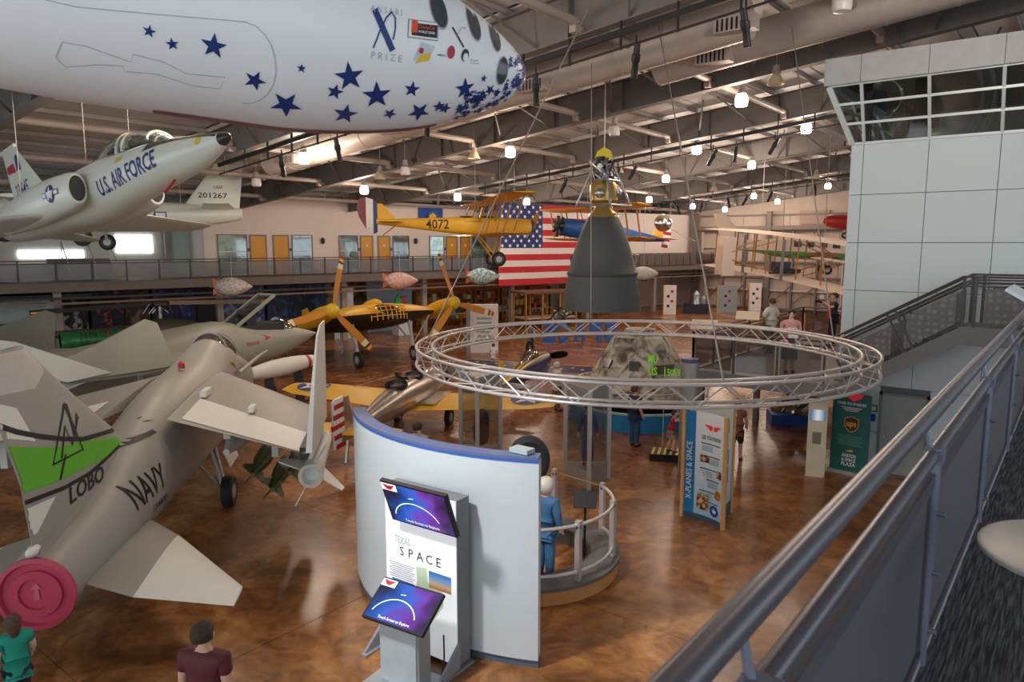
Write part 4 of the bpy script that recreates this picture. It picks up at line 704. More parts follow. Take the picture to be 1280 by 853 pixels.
decal('lettering', fit(txt('4072', .01), 1.15, .46), bpr, jv, (-4.9, -.6, .06), XD, (0, 0, 1), jn, .008); decal('lettering', fit(txt('SOUTHERN FIELD', .005), 1.1, .1), mat('brown_print', srgb(120, 80, 20), .5), jv, (-3.0, -.6, .2), XD, (0, 0, 1), jn, .008)
obj('tail_skid', MB().tube((-7.0, 0, -.05), (-7.6, 0, -.5), .03), strut_m, jn)
wires('suspension_cable', 'steel cables holding up the yellow 4072 biplane', [(-22.3, 27.4, 7.75), (-22.9, 26.3, 7.7), (-21.9, 28.0, 7.75)])
# blue and yellow radial biplane
st = thing('radial_biplane', 'blue fuselage yellow wing biplane with striped tail hanging behind engine bell', 'airplane', (-23.0, 33.6, 6.75), (0, -.12, math.radians(246)))
sf = biplane(st, 7.4, 9.8, blu, yel, 1.65, 1.4, -.5, [(0, 0, .42, .42, .42, 2), (-.4, 0, .5, .5, .5, 2), (-1.6, 0, .48, .52, .5, 2.2), (-3.4, .05, .42, .5, .42, 2.2), (-5.4, .1, .25, .3, .28, 2), (-7.3, .15, .06, .1, .1, 2)])
eng = obj('engine', MB().lathe([(.22, 0), (.25, .3), (.15, .42), (.001, .45)], 16, (0, 0, 0), (1, 0, 0)), dark, st)
for k in range(7): a = 2*PI*k/7; obj('cylinder', MB().tube((.15, .2*math.cos(a), .2*math.sin(a)), (.15, .58*math.cos(a), .58*math.sin(a)), .1, n=10), dark, eng)
obj('tail_fin', wing([((-6.2, 0, .2), .95, .03), ((-6.9, 0, 1.1), .3, .02)], (0, 1, 0)), yel, st)
rd = obj('rudder', MB().bx(-7.7, -.02, -.28, -7.17, .02, 1.2), wpr, st, smooth=0)
for i in range(8): obj('rudder_stripe', MB().bx(-7.75+.05*abs(i-3.5), -.03, -.3+.19*i, -7.15, .03, -.11+.19*i), rpr if i % 2 == 0 else wpr, rd, smooth=0)
wires('suspension_cable', 'steel cables holding up the blue and yellow biplane', [(-22.3, 35.2, 7.9), (-21.9, 36.3, 6.9)])
# flags
def flag(name, lab, o, xd, w, h, parts):
    f = thing(name, lab, 'flag', o, (0, 0, math.atan2(xd[1], xd[0])))
    for nm, x0, y0, x1, y1, m in parts:
        n = max(2, int((x1-x0)/.5)); vs = []; fs = []
        for i in range(n+1):
            x = x0+(x1-x0)*i/n
            for y in (y0, y1): vs.append((x, .08*math.sin(x*1.5)+.05*math.sin(x*3.1+.6), y))
        obj(nm, MB().add(vs, [(2*i, 2*i+2, 2*i+3, 2*i+1) for i in range(n)]), m, f)
    return f
fr2 = mat('flag_red', srgb(196, 30, 44), .7, 0, .04); fw2 = mat('flag_white', srgb(226, 216, 210), .7, 0, .03); fb2 = mat('flag_blue', srgb(34, 48, 108), .7, 0, .04)
FW, FH = 10.0, 5.6
us = flag('striped_flag', 'huge stars and stripes flag hanging over the gallery railing', gp(27.5, -.45, 2.92), GD, FW, FH, [('stripe', 0 if i < 6 else 4.0, FH*(12-i)/13 if False else FH*i/13, FW, FH*(i+1)/13, fr2 if i % 2 == 0 else fw2) if i < 6 else ('stripe', 4.0, FH*i/13, FW, FH*(i+1)/13, fr2 if i % 2 == 0 else fw2) for i in range(13)]+[('canton', 0, FH*6/13, 4.0, FH, fb2)])
sm = MB().add([(x, 0, y) for x, y in star2(.16)[0]], star2(.16)[1]); sme = mesh('star', sm, wpr, 0)
for r in range(9):
    for c in range(6 if r % 2 == 0 else 5):
        x = .35+.66*c+(.33 if r % 2 else 0); obj('star', sme, wpr, us, loc=(x, .08*math.sin(x*1.5)+.05*math.sin(x*3.1+.6)-.03, FH*6/13+.17+.335*r))
fl2 = flag('blue_flag', 'blue flag with a yellow sun hung on the gallery wall', gp(23.2, 2.9, 6.95), GD, 1.9, 1.25, [('cloth', 0, 0, 2.0, 1.3, mat('flag_bright_blue', srgb(36, 84, 170), .7))])
obj('sun', MB().lathe([(.001, 0), (.28, 0), (.28, .02), (.001, .02)], 16, (1.0, -.2, .62), (0, -1, 0)), ypr, fl2)
for k in range(12): a = k*PI/6; obj('sun_ray', MB().prism([(1+.3*math.cos(a-.15), -.2, .62+.3*math.sin(a-.15)), (1+.42*math.cos(a), -.2, .62+.42*math.sin(a)), (1+.3*math.cos(a+.15), -.2, .62+.3*math.sin(a+.15))], (0, -.01, 0)), ypr, fl2, smooth=0)
# satellite ball and engine bell
sp_ = thing('satellite_ball', 'polished silver satellite sphere hanging beside the biplane tail', 'satellite', (-16.67, 33.27, 6.82)); obj('sphere', MB().ball((0, 0, 0), .43, 24, 16), mat('polished', (.75, .74, .72), .18, 1, .03), sp_)
for a in (.3, .8): obj('antenna', MB().tube((.3, 0, -.2), (1.6, a-.5, -.9), .012), hubm, sp_)
en = thing('rocket_engine', 'big dark grey rocket engine bell with silver plumbing hanging from yellow bracket', 'rocket engine', (-11.76, 19.45, 0))
bell = mat('bell_grey', srgb(72, 76, 78), .6, .1, .05, 1); gold = mat('gold_chamber', srgb(168, 144, 76), .35, .6, .06); silver = mat('silver_pipe', srgb(176, 176, 178), .3, .8, .08)
obj('nozzle', MB().lathe([(1.23, 3.78), (1.17, 4.2), (1.1, 4.62), (1.06, 4.82), (1.085, 4.86), (1.085, 4.93), (1.04, 4.97), (.93, 5.4), (.79, 5.85), (.64, 6.25), (.5, 6.55), (.44, 6.62), (.40, 6.6), (.75, 5.85), (1.0, 4.97), (1.2, 3.8)], 56, cap=False), bell, en)
obj('chamber', MB().lathe([(.48, 6.6), (.46, 6.66), (.3, 6.85), (.24, 6.95), (.42, 7.1), (.42, 7.55), (.34, 7.68), (.001, 7.7)], 28), gold, en)
for k in range(4):
    a = PI/4+k*PI/2; c, s_ = math.cos(a), math.sin(a); obj('frame_strut', MB().tube((.85*c, .85*s_, 6.95), (.22*c, .22*s_, 8.35), .035), silver, en); a2 = a+PI/2
    obj('frame_ring', MB().tube((.85*c, .85*s_, 6.95), (.85*math.cos(a2), .85*math.sin(a2), 6.95), .04), silver, en); obj('frame_ring', MB().tube((.5*c, .5*s_, 7.7), (.5*math.cos(a2), .5*math.sin(a2), 7.7), .03), silver, en)
for k in range(34):
    p = [V(R_.uniform(-.36, .36), R_.uniform(-.36, .36), R_.uniform(7.55, 8.38)) for _ in range(3)]; obj('plumbing', MB().pipe(p, R_.uniform(.025, .05)), silver if k % 3 else dark, en)
for k in range(12): obj('valve', MB().ball((R_.uniform(-.36, .36), R_.uniform(-.36, .36), R_.uniform(7.3, 8.25)), R_.uniform(.08, .17), 10, 6), silver if k % 2 else wpr, en)
obj('hoist_plate', MB().prism([(-.28, -.02, 8.36), (.28, -.02, 8.36), (.2, -.02, 8.58), (.0, -.02, 8.7), (-.2, -.02, 8.58)], (0, .05, 0)).tr(Matrix.Rotation(.65, 4, 'Z')), mat('hoist_yellow', srgb(226, 206, 30), .45), en, smooth=0)
obj('hoist_cable', MB().tube((0, 0, 8.5), (0, 0, rb(-11.76)+1.32), .016, n=6), mat('cable', (.3, .3, .3)), en)
# yellow pancake aircraft
vp = thing('disc_wing_airplane', 'yellow disc-shaped airplane with two huge wooden propellers standing tall', 'airplane', (-25.75, 23.6, .11), (0, -.22, math.radians(-9)))
def disc_wing(mb, up_, m0, m1):
    rs = []
    for i in range(25):
        y = -3.5+7*i/24; u = y/3.5; ch = 6.2*max(.08, (1-abs(u)**2.6))**.5; le = .75*(1-u*u)**.5*1.6-.9 if abs(u) < 1 else -.9; th = .62*(1-abs(u)**2.2)+.05
        rs.append([(le-a*ch, y, 2.45-.1*a*ch/6+(b*th if up_ else -b*th*.8)) for a, b in AF])
    return mb.rings(rs, False, False, False)
du = disc_wing(MB(), True, 0, 0); obj('upper_skin', du, yel, vp); obj('belly_skin', disc_wing(MB(), False, 0, 0), mat('belly_dark', srgb(48, 42, 38), .5), vp)  # underside skin in an even dark brown
hz_ = obj('nose_glazing', fuse([(.35, 2.35, .2, .15, .2, 2), (.1, 2.4, .9, .42, .35, 2.4), (-.6, 2.5, 1.1, .5, .45, 2.4)], 3, 24), mat('glazing_dark', srgb(42, 38, 34), .15), vp)
for i in range(9): y = -1.0+.25*i; obj('glazing_bar', MB().pipe([(.44-.28*y*y, y, 2.1), (.46-.28*y*y, y, 2.45), (.3-.28*y*y, y, 2.8)], .025, 6), yel, hz_)
for z in (2.3, 2.55, 2.75): obj('glazing_bar', MB().pipe([(.47-.28*y*y-.5*max(0, z-2.55), y, z) for y in [-1+.2*i for i in range(11)]], .022, 6), yel, hz_)
for s in (-1, 1):
    for i in range(5): obj('edge_window', MB().box((.05-.06*i, s*(1.35+.2*i), 2.52), (.12, .14, .1), ry=-.4), mat('glazing_dark', (.03, .03, .03)), vp, smooth=0)
    nc = obj('nacelle', fuse([(.9, 2.6, .2, .2, .2, 2), (.5, 2.6, .34, .34, .34, 2), (-.5, 2.5, .42, .42, .4, 2), (-2, 2.4, .3, .3, .3, 2)], 3, 20, y0=s*3.4), yel, vp)
    obj('spinner', MB().lathe([(.3, 0), (.34, .1), (.24, .3), (.001, .42)], 18, (.85, s*3.4, 2.62), (1, 0, 0)), mat('spinner_yellow', srgb(214, 176, 30), .4), nc)
    prop(nc, (1.0, s*3.4, 2.62), (1, 0, 0), 2.55, mat('prop_wood', srgb(196, 126, 36), .4), 3, 1.35 if s > 0 else 1.9, .16, [(.76, .86, mat('tip_cream', srgb(226, 208, 170), .5)), (.86, .9, bpr), (.9, .95, mat('tip_yellow', srgb(226, 180, 40), .5)), (.95, 1.0, rpr)], .14)
    obj('gear_leg', MB().tube((-.6, s*1.6, 2.1), (-.5, s*1.6, .5), .08).tube((-1.4, s*1.3, 2.1), (-.5, s*1.6, .8), .04).tube((.1, s*2.4, 2.2), (-.5, s*1.6, .9), .03), hubm, vp); wheel_parts(vp, (-.5, s*1.6, .4), .4, .22, rubber, hubm)
    obj('tail_fin', wing([((-4.6, s*1.4, 2.4), 1.3, .05), ((-5.2, s*1.4, 3.6), .7, .03)], (0, 1, 0)), yel, vp)
obj('canopy', fuse([(-.4, 2.95, .1, .1, .1, 2), (-.9, 3.0, .34, .3, .1, 2), (-1.7, 3.0, .3, .25, .1, 2), (-2.4, 2.95, .05, .05, .05, 2)], 3, 16), yel, vp); obj('tail_leg', MB().tube((-4.6, 0, 2.2), (-4.8, 0, 1.0), .06), hubm, vp)
# open-cockpit trainer with yellow wings, bare metal body
ry = thing('metal_trainer', 'bare metal open-cockpit trainer with yellow wings and striped rudder on floor', 'airplane', (-17.2, 17.75, 0), (0, -.05, math.radians(112)))
bare = mat('bare_metal', srgb(186, 176, 166), .28, .85, .08, 2); roy = mat('wing_yellow', srgb(226, 172, 24), .4, 0, .04)
rf = fuse([(0, 1.3, .25, .3, .3, 2), (-.4, 1.3, .42, .42, .45, 2.2), (-1.8, 1.3, .48, .5, .5, 2.3), (-3.4, 1.28, .42, .48, .42, 2.3), (-5, 1.22, .24, .3, .28, 2.1), (-6.6, 1.2, .07, .14, .14, 2)], 3, 24)
obj('fuselage', rf, bare, ry); obj('engine', MB().lathe([(.3, 0), (.34, .25), (.12, .4), (.001, .42)], 18, (0, 0, 1.3), (1, 0, 0)), dark, ry); prop(ry, (.4, 0, 1.3), (1, 0, 0), 1.05, hubm, 2, .3)
for x in (-2.0, -3.2): obj('cockpit', MB().lathe([(.3, .02), (.36, .1), (.33, .18), (.25, .05), (.001, .0)], 18, (x, 0, 1.66), (-.1, 0, 1)), blk, ry); obj('windscreen', MB().prism([(x+.4, -.25, 1.8), (x+.4, .25, 1.8), (x+.28, .18, 2.08), (x+.28, -.18, 2.08)], (.01, 0, 0)), MATS['canopy_smoke'], ry, smooth=0)
for s in (-1, 1):
    w3 = wing([((-.9, s*.35, .95), 2.1, .12), ((-1.1, s*4.0, 1.12), 1.5, .09), ((-1.4, s*4.6, 1.15), .9, .04)]); wo = obj('wing', w3, roy, ry); obj('wing_walk', MB().prism([(-1.2, s*.45, 1.09), (-1.2, s*.95, 1.1), (-2.6, s*.95, 1.05), (-2.6, s*.45, 1.04)], (0, 0, .02)), bare, wo, smooth=0)
    bb = w3.bvh(); ctr = (-1.75, s*3.7, 2)
    decal('roundel', disc2(.55), navy, bb, ctr, (0, -1, 0), (1, 0, 0), wo, .012); decal('roundel_star', star2(.53), wpr, bb, ctr, (0, -1, 0), (1, 0, 0), wo, .016); decal('roundel_dot', disc2(.17), rpr, bb, ctr, (0, -1, 0), (1, 0, 0), wo, .02)
    obj('wing_wire', MB().tube((-1.2, s*.4, 1.75), (-1.4, s*2.6, 1.1), .012), hubm, ry); obj('tailplane', wing([((-5.6, s*.08, 1.3), 1.1, .04), ((-5.9, s*1.45, 1.3), .6, .02)]), roy, ry)
    wheel_parts(ry, (-1.3, s*.9, .3), .3, .16, rubber, hubm); obj('gear_leg', MB().tube((-1.3, s*.8, 1.0), (-1.3, s*.9, .3), .05), bare, ry)
obj('tail_wheel_leg', MB().tube((-6.2, 0, 1.1), (-6.4, 0, .45), .04), bare, ry)
fn2 = obj('tail_fin', wing([((-5.7, 0, 1.3), .7, .04), ((-6.1, 0, 2.2), .3, .03)], (0, 1, 0)), bare, ry); rd = obj('rudder', MB().bx(-6.95, -.02, .97, -6.44, .02, 2.22), wpr, ry, smooth=0)
for i in range(10): obj('rudder_stripe', MB().bx(-7.0+.03*abs(i-4), -.03, .95+.13*i, -6.42, .03, 1.08+.13*i), rpr if i % 2 == 0 else wpr, rd, smooth=0)
# blue aerobatic aircraft
pz = thing('aerobatic_airplane', 'navy blue aerobatic airplane with yellow stripes and white stars on floor', 'airplane', (-17.3, 24.2, 0), (0, -.05, math.radians(108)))
nb_ = mat('aero_navy', srgb(40, 48, 88), .35, 0, .05); ay = mat('aero_yellow', srgb(226, 182, 40), .4)
pfz = fuse([(0, 1.15, .2, .2, .2, 2), (-.3, 1.15, .38, .32, .36, 2.2), (-1.4, 1.15, .42, .4, .42, 2.2), (-2.6, 1.15, .36, .42, .38, 2.2), (-4, 1.12, .2, .24, .22, 2), (-5.3, 1.1, .06, .1, .1, 2)], 3, 22); obj('fuselage', pfz, nb_, pz); pv = pfz.bvh()
for s in (-1, 1):
    for k in (0, 1): decal('body_stripe', band2([(-.3, s*(.14+.14*k)), (-2.5, s*(.12+.12*k)), (-5.0, s*(.02+.03*k))], .06), ay, pv, (0, 0, 1.2), (1, 0, 0), (0, 1, 0), pz, .008)
    wq = wing([((-.7, s*.3, 1.0), 1.4, .09), ((-.85, s*2.9, 1.08), 1.0, .05)]); wo = obj('wing', wq, nb_, pz); qb = wq.bvh()
    decal('wing_stripe', rect2(2.4, .2), ay, qb, (-.95, s*1.6, 2), (0, -1, 0), (1, 0, 0), wo, .008)
    for i in range(5): decal('star', star2(.11), wpr, qb, (-1.4-.2*(i % 2), s*(.75+.42*i), 2), (0, -1, 0), (1, 0, 0), wo, .01)
    obj('tailplane', wing([((-4.5, s*.05, 1.15), .8, .03), ((-4.7, s*1.1, 1.15), .5, .02)]), nb_, pz); wheel_parts(pz, (-.9, s*.7, .22), .22, .12, rubber, hubm); obj('gear_leg', MB().bar((-.9, s*.35, .9), (-.9, s*.7, .25), .1, .03), ay, pz, smooth=0)
obj('canopy', fuse([(-1.1, 1.5, .05, .05, .05, 2), (-1.6, 1.55, .28, .26, .1, 2), (-2.4, 1.55, .24, .2, .1, 2), (-3.0, 1.45, .05, .05, .05, 2)], 3, 16), MATS['canopy_smoke'], pz); obj('tail_fin', wing([((-4.4, 0, 1.2), .9, .04), ((-4.8, 0, 2.0), .5, .02)], (0, 1, 0)), ay, pz); prop(pz, (.2, 0, 1.15), (1, 0, 0), .95, blk, 2, .2)
obj('tail_wheel', MB().tube((-5.0, 0, 1.05), (-5.2, 0, .34), .03), hubm, pz)
# replica flyer with white fabric wings
wf = thing('canard_flyer', 'early white fabric canard biplane with wooden struts hanging by hangar wall', 'airplane', (-11.8, 38.9, 4.15), (.085, 0, math.radians(55)))
cream = mat('cream_fabric', srgb(226, 204, 186), .7, 0, .04, .8)
for z, nm in ((0, 'lower_wing'), (2.1, 'upper_wing')):
    obj(nm, MB().rings([[(.0+a_, y, z-.12*(abs(y)/6)**2+b_) for a_, b_ in ((0, 0), (-.5, .09), (-1.2, .1), (-2.0, .02), (-1.2, .06), (-.5, .05))] for y in (-6.1, -5.8, -3, 0, 3, 5.8, 6.1)]), cream, wf)
for y in (-5.4, -3.6, -1.8, -.6, .6, 1.8, 3.6, 5.4):
    for x in (-.1, -1.5): obj('strut', MB().tube((x, y, .02), (x, y, 2.1), .035), strut_m, wf)
for y in (-3.6, -.6, 1.8): obj('bracing_wire', MB().tube((-.1, y, .05), (-.1, y+1.8, 1.85), .012, n=4), hubm, wf)
for s in (-1, 1):
    obj('outrigger', MB().tube((0, s*.6, .1), (2.6, s*.5, .7), .03).tube((0, s*.6, 1.8), (2.6, s*.5, .8), .03), strut_m, wf); obj('rudder_boom', MB().tube((-2, s*.6, .3), (-4.2, s*.3, .9), .025).tube((-2, s*.6, 1.8), (-4.2, s*.3, 1.3), .025), strut_m, wf)
    obj('rudder', MB().bx(-4.7, s*.3-.015, .1, -4.0, s*.3+.015, 2.0), cream, wf, smooth=0); obj('propeller', MB().bar((-2.2, s*1.6, .0), (-2.2, s*1.6, 2.0), .18, .05), mat('prop_grey', srgb(110, 112, 122), .5), wf, smooth=0)
obj('elevator', MB().bx(2.4, -2.1, .7, 3.1, 2.1, .74), cream, wf, smooth=0); obj('engine', MB().bx(-1.2, .2, .1, -.3, .6, .7), dark, wf, smooth=0); obj('pilot_figure', fuse([(-.2, .3, .12, .1, .1, 2), (-.5, .3, .24, .15, .15, 2), (-1.2, .3, .2, .12, .12, 2), (-2.0, .25, .08, .08, .08, 2)], 2, 12, y0=-.4), dark, wf)
wires('suspension_cable', 'steel cables holding up the white canard flyer', [(-12.2, 37.6, 6.25), (-14.0, 39.6, 6.2), (-9.8, 36.2, 6.2)])
gw = thing('cabin_monoplane', 'white and green high-tailed monoplane hanging behind the canard flyer', 'airplane', (-11.5, 52.5, 5.1), (0, .04, math.radians(22)))
gr_ = mat('mono_green', srgb(96, 150, 84), .5)
gf = fuse([(0, 0, .1, .1, .1, 2), (-.4, 0, .5, .5, .4, 2.2), (-2, .1, .7, .9, .6, 2.4), (-5, .1, .6, .75, .55, 2.3), (-8, .3, .2, .35, .3, 2), (-9.4, .4, .06, .15, .15, 2)], 3, 22); obj('fuselage', gf, cream, gw); decal('green_band', rect2(9.4, .42), gr_, gf.bvh(), (-4.5, -1, -.2), XD, (0, 0, 1), gw, .01)
for s in (-1, 1): obj('wing', wing([((-2, s*.5, -.2), 1.9, .12), ((-2.4, s*5.5, .1), 1.1, .06)]), cream, gw); obj('tailplane', wing([((-8.2, s*.1, .5), 1.0, .04), ((-8.6, s*1.7, .55), .6, .02)]), cream, gw); wheel_parts(gw, (-2.5, s*1.3, -1.1), .32, .16, rubber, hubm); obj('gear_leg', MB().tube((-2.5, s*.9, -.2), (-2.5, s*1.3, -1.1), .05), cream, gw)
obj('tail_fin', wing([((-7.6, 0, .5), 1.7, .05), ((-9.2, 0, 2.4), .8, .03)], (0, 1, 0)), cream, gw)
for i in range(4): obj('cabin_window', MB().box((-2.0-.8*i, -.68, .5), (.45, .1, .35)), dglass, gw)
wires('suspension_cable', 'steel cables holding up the white and green monoplane', [(-14, 51.6, 6.2), (-16.5, 50.8, 5.9)])
rp_ = thing('racing_monoplane', 'red and yellow small racing airplane hanging beside the tower', 'airplane', (-11.0, 52.0, 7.0), (0, -.1, math.radians(205))); ryr = mat('racer_yellow', srgb(226, 166, 36), .4); rr_ = mat('racer_red', srgb(176, 40, 36), .4)
obj('fuselage', fuse([(3.2, 0, .1, .1, .1, 2), (2.8, 0, .4, .4, .4, 2), (1.5, 0, .45, .5, .45, 2), (-1, 0, .3, .35, .3, 2), (-2.8, .1, .06, .1, .1, 2)], 3, 18), rr_, rp_)
for s in (-1, 1): obj('wing', wing([((1.6, s*.3, .1), 1.3, .08), ((1.4, s*3.2, .2), .9, .05)]), ryr, rp_); obj('tailplane', wing([((-2.0, s*.05, .1), .7, .03), ((-2.1, s*1.0, .1), .4, .02)]), ryr, rp_); wheel_parts(rp_, (1.6, s*.7, -.8), .22, .1, rubber, hubm); obj('gear_leg', MB().tube((1.6, s*.4, -.2), (1.6, s*.7, -.8), .04), rr_, rp_)
obj('tail_fin', wing([((-1.9, 0, .1), .8, .03), ((-2.4, 0, 1.0), .4, .02)], (0, 1, 0)), ryr, rp_)
wires('suspension_cable', 'steel cable holding up the red and yellow racer', [(-11.4, 51.8, 7.4)])
# ================================================================ exhibits
alu = mat('truss_alu', srgb(206, 200, 196), .35, .45, .04, 3)
# circular box truss hung on cables
RC = V(-7.29, 13.5, 3.4); RR = 4.43
ring = thing('ring_truss', 'large circular silver box truss hanging over the space exhibits', 'truss', RC)
N = 96
for r, z in ((RR+.16, 0), (RR-.16, 0), (RR+.16, .34), (RR-.16, .34)): obj('chord', MB().pipe([(r*math.cos(2*PI*i/N), r*math.sin(2*PI*i/N), z) for i in range(N)], .03, 10, True), alu, ring)
nb2 = 64
def rp3(r, k, z): a = 2*PI*k/nb2; return (r*math.cos(a), r*math.sin(a), z)
for k in range(nb2):
    z0, z1 = (0, .34) if k % 2 else (.34, 0)
    obj('diagonal_brace', MB().tube(rp3(RR+.16, k, z0), rp3(RR+.16, k+1, z1), .012, n=6), alu, ring); obj('diagonal_brace', MB().tube(rp3(RR-.16, k, z0), rp3(RR-.16, k+1, z1), .012, n=6), alu, ring)
    obj('cross_brace', MB().tube(rp3(RR+.16, k, z0), rp3(RR-.16, k+1, z0), .01, n=6), alu, ring)
for p, q in (((-4.12, 10.33, 3.76), (-8.41, 16.21, 11.0)), ((-10.43, 10.40, 3.76), (-9.1, 14.26, 10.9)), ((-4.2, 16.6, 3.76), (-6.2, 19.0, 11.1)), ((-10.4, 16.65, 3.76), (-10.9, 17.3, 10.6))):
    tag(obj('suspension_cable', MB().tube(p, q, .014, n=6), mat('cable', (.3, .3, .3))), 'slanting steel cable holding up the circular truss', 'cable', 'cables of the circular truss')
# curved white partition
KC = V(-7.3, 11.03, 0)
def arcp(r, a, z=0): return (KC.x+r*math.cos(a), KC.y+r*math.sin(a), z)
def arcwall(mb, r0, r1, a0, a1, z0, z1, n=28): return mb.rings([[arcp(r0, t, z0), arcp(r1, t, z0), arcp(r1, t, z1), arcp(r0, t, z1)] for t in [a0+(a1-a0)*i/n for i in range(n+1)]])
A0, A1 = math.radians(-129), math.radians(-62.5)
cw_ = thing('curved_partition', 'tall curved white exhibit wall with blue top edge', 'partition')
obj('wall_panel', arcwall(MB(), 3.72, 3.93, A0, A1, .12, 2.96), mat('partition_white', srgb(204, 210, 212), .42, 0, .015, .6), cw_)
obj('base_plinth', arcwall(MB(), 3.74, 3.9, A0, A1, 0, .12), mat('plinth', srgb(86, 96, 112), .6), cw_); obj('top_cap', arcwall(MB(), 3.71, 3.94, A0, A1, 2.96, 3.0), mat('cap_blue', srgb(92, 104, 142), .5), cw_); obj('edge_stripe', arcwall(MB(), 3.93, 3.937, A0, A1, 2.92, 2.965), mat('edge_blue', srgb(52, 96, 176), .5), cw_)
tag(obj('cap_speaker', MB().bx(-5.95, 7.5, 3.01, -5.65, 7.68, 3.07), mat('speaker_grey', srgb(170, 178, 180), .5), smooth=0), 'small flat grey box lying on top edge of the curved wall', 'box')
# panel with a faintly emissive white face, monitor in front of it
kp = thing('space_kiosk', 'tall white display panel titled SPACE with tilted monitor before curved wall', 'kiosk', (-6.98, 6.9, 0), (0, 0, .06))
obj('panel_body', MB().bx(-.66, -.1, .06, .66, .16, 2.42), mat('kiosk_side', srgb(122, 126, 130), .5, .2), kp, smooth=0); pfc = obj('panel_face', MB().bx(-.65, -.11, .07, .65, -.1, 2.41), mat('kiosk_white', srgb(244, 246, 248), .4, 0, .01, emit=.25), kp, smooth=0)
FX, FZ = (1, 0, 0), (0, 0, 1)
def pf_(name, shape, m, x, z, off=.003): return flat(name, shape, m, (x, -.11, z), FX, FZ, pfc, off)
pf_('lettering', fit(txt('TEXAS'), .3, .11), gprint, -.33, 1.64); [pf_('title_letter', fit(txt(ch, .004), None, .13), mat('soft_black', srgb(60, 62, 66), .5), -.34+.17*i, 1.48) for i, ch in enumerate('SPACE')]
for i in range(8): pf_('text_line', rect2(.5-.06*(i % 3), .012), gprint, -.35, 1.28-.03*i)
sky_ = ramp_mat('launch_photo', [(0, srgb(200, 120, 60)), (.3, srgb(230, 190, 150)), (.6, srgb(120, 170, 220)), (1, srgb(50, 110, 190))], 'GRAD', axis=2)
for x, z, w, h in ((-.33, .93, .42, .22), (.36, 1.2, .4, .24)): pf_('photo', rect2(w, h), sky_, x, z)
pf_('photo', rect2(.24, .34), ramp_mat('crew_photo', [(.35, srgb(40, 70, 130)), (.5, srgb(190, 200, 210)), (.65, srgb(170, 110, 80))], scale=14), .09, .85); pf_('map_shape', poly2((-.2, .3), (.0, .32), (.02, .12), (.28, .05), (.3, -.15), (.1, -.42), (.0, -.3), (-.1, -.12), (-.22, -.05), (-.18, .1)), mat('map_green', srgb(214, 232, 196), .5), .12, 1.02, .002)
for s in (-1, 1): obj('foot', MB().prism([(s*.66, -.1, .06), (s*.66, -.55, 0), (s*.66, -.55, .05), (s*.66, -.1, .42)], (.04*s, 0, 0)).bx(s*.66-.05, -.6, 0, s*.66+.05, .2, .03), mat('foot_grey', srgb(150, 156, 162), .4, .3), kp, smooth=0)
def screen_mat():
    m = bpy.data.materials.new('screen_space'); m.use_nodes = True; nt = m.node_tree; b = nt.nodes['Principled BSDF']; L = nt.links.new
    tc = nt.nodes.new('ShaderNodeTexCoord'); sp = nt.nodes.new('ShaderNodeSeparateXYZ'); L(tc.outputs['Object'], sp.inputs[0])
    n = nt.nodes.new('ShaderNodeTexNoise'); n.inputs['Scale'].default_value = 2.2; L(tc.outputs['Object'], n.inputs['Vector'])
    ad_ = nt.nodes.new('ShaderNodeMath'); ad_.operation = 'MULTIPLY_ADD'; ad_.inputs[1].default_value = .75; L(sp.outputs[0], ad_.inputs[0]); L(n.outputs['Fac'], ad_.inputs[2])
    rp = nt.nodes.new('ShaderNodeValToRGB'); e = rp.color_ramp.elements; e[0].position = .1; e[0].color = srgb(16, 24, 60)+(1,); e[1].position = .95; e[1].color = srgb(40, 24, 66)+(1,)
    for p, c in ((.3, srgb(20, 90, 190)), (.5, srgb(60, 110, 230)), (.66, srgb(130, 60, 190)), (.8, srgb(90, 40, 130))): q = e.new(p); q.color = c+(1,)
    L(ad_.outputs[0], rp.inputs['Fac']); L(rp.outputs[0], b.inputs['Emission Color']); b.inputs['Emission Strength'].default_value = .75; b.inputs['Base Color'].default_value = (.02, .02, .03, 1); b.inputs['Roughness'].default_value = .15
    return m
scm = screen_mat(); arcw = mat('screen_arc', srgb(200, 226, 255), .4, var=0, emit=1.1); badge_w = mat('screen_badge', srgb(230, 230, 232), .4, var=0, emit=.7); redw = mat('wing_red', srgb(196, 36, 48), .4, var=0, emit=.3)
def wings_logo(par, o, xd, yd, w, m=redw):
    for s in (-1, 1):
        for i in range(3): flat('winged_emblem', poly2(*[(s*w*x, w*y-.1*w*i) for x, y in ((.05, .12), (.5-.1*i, .17), (.4-.1*i, .06), (.05, -.02))][::s]), m, o, xd, yd, par, .004)
    flat('winged_emblem', poly2((-.08*w, .1*w), (-.08*w, -.1*w), (0, -.2*w), (.08*w, -.1*w), (.08*w, .1*w)), m, o, xd, yd, par, .005)
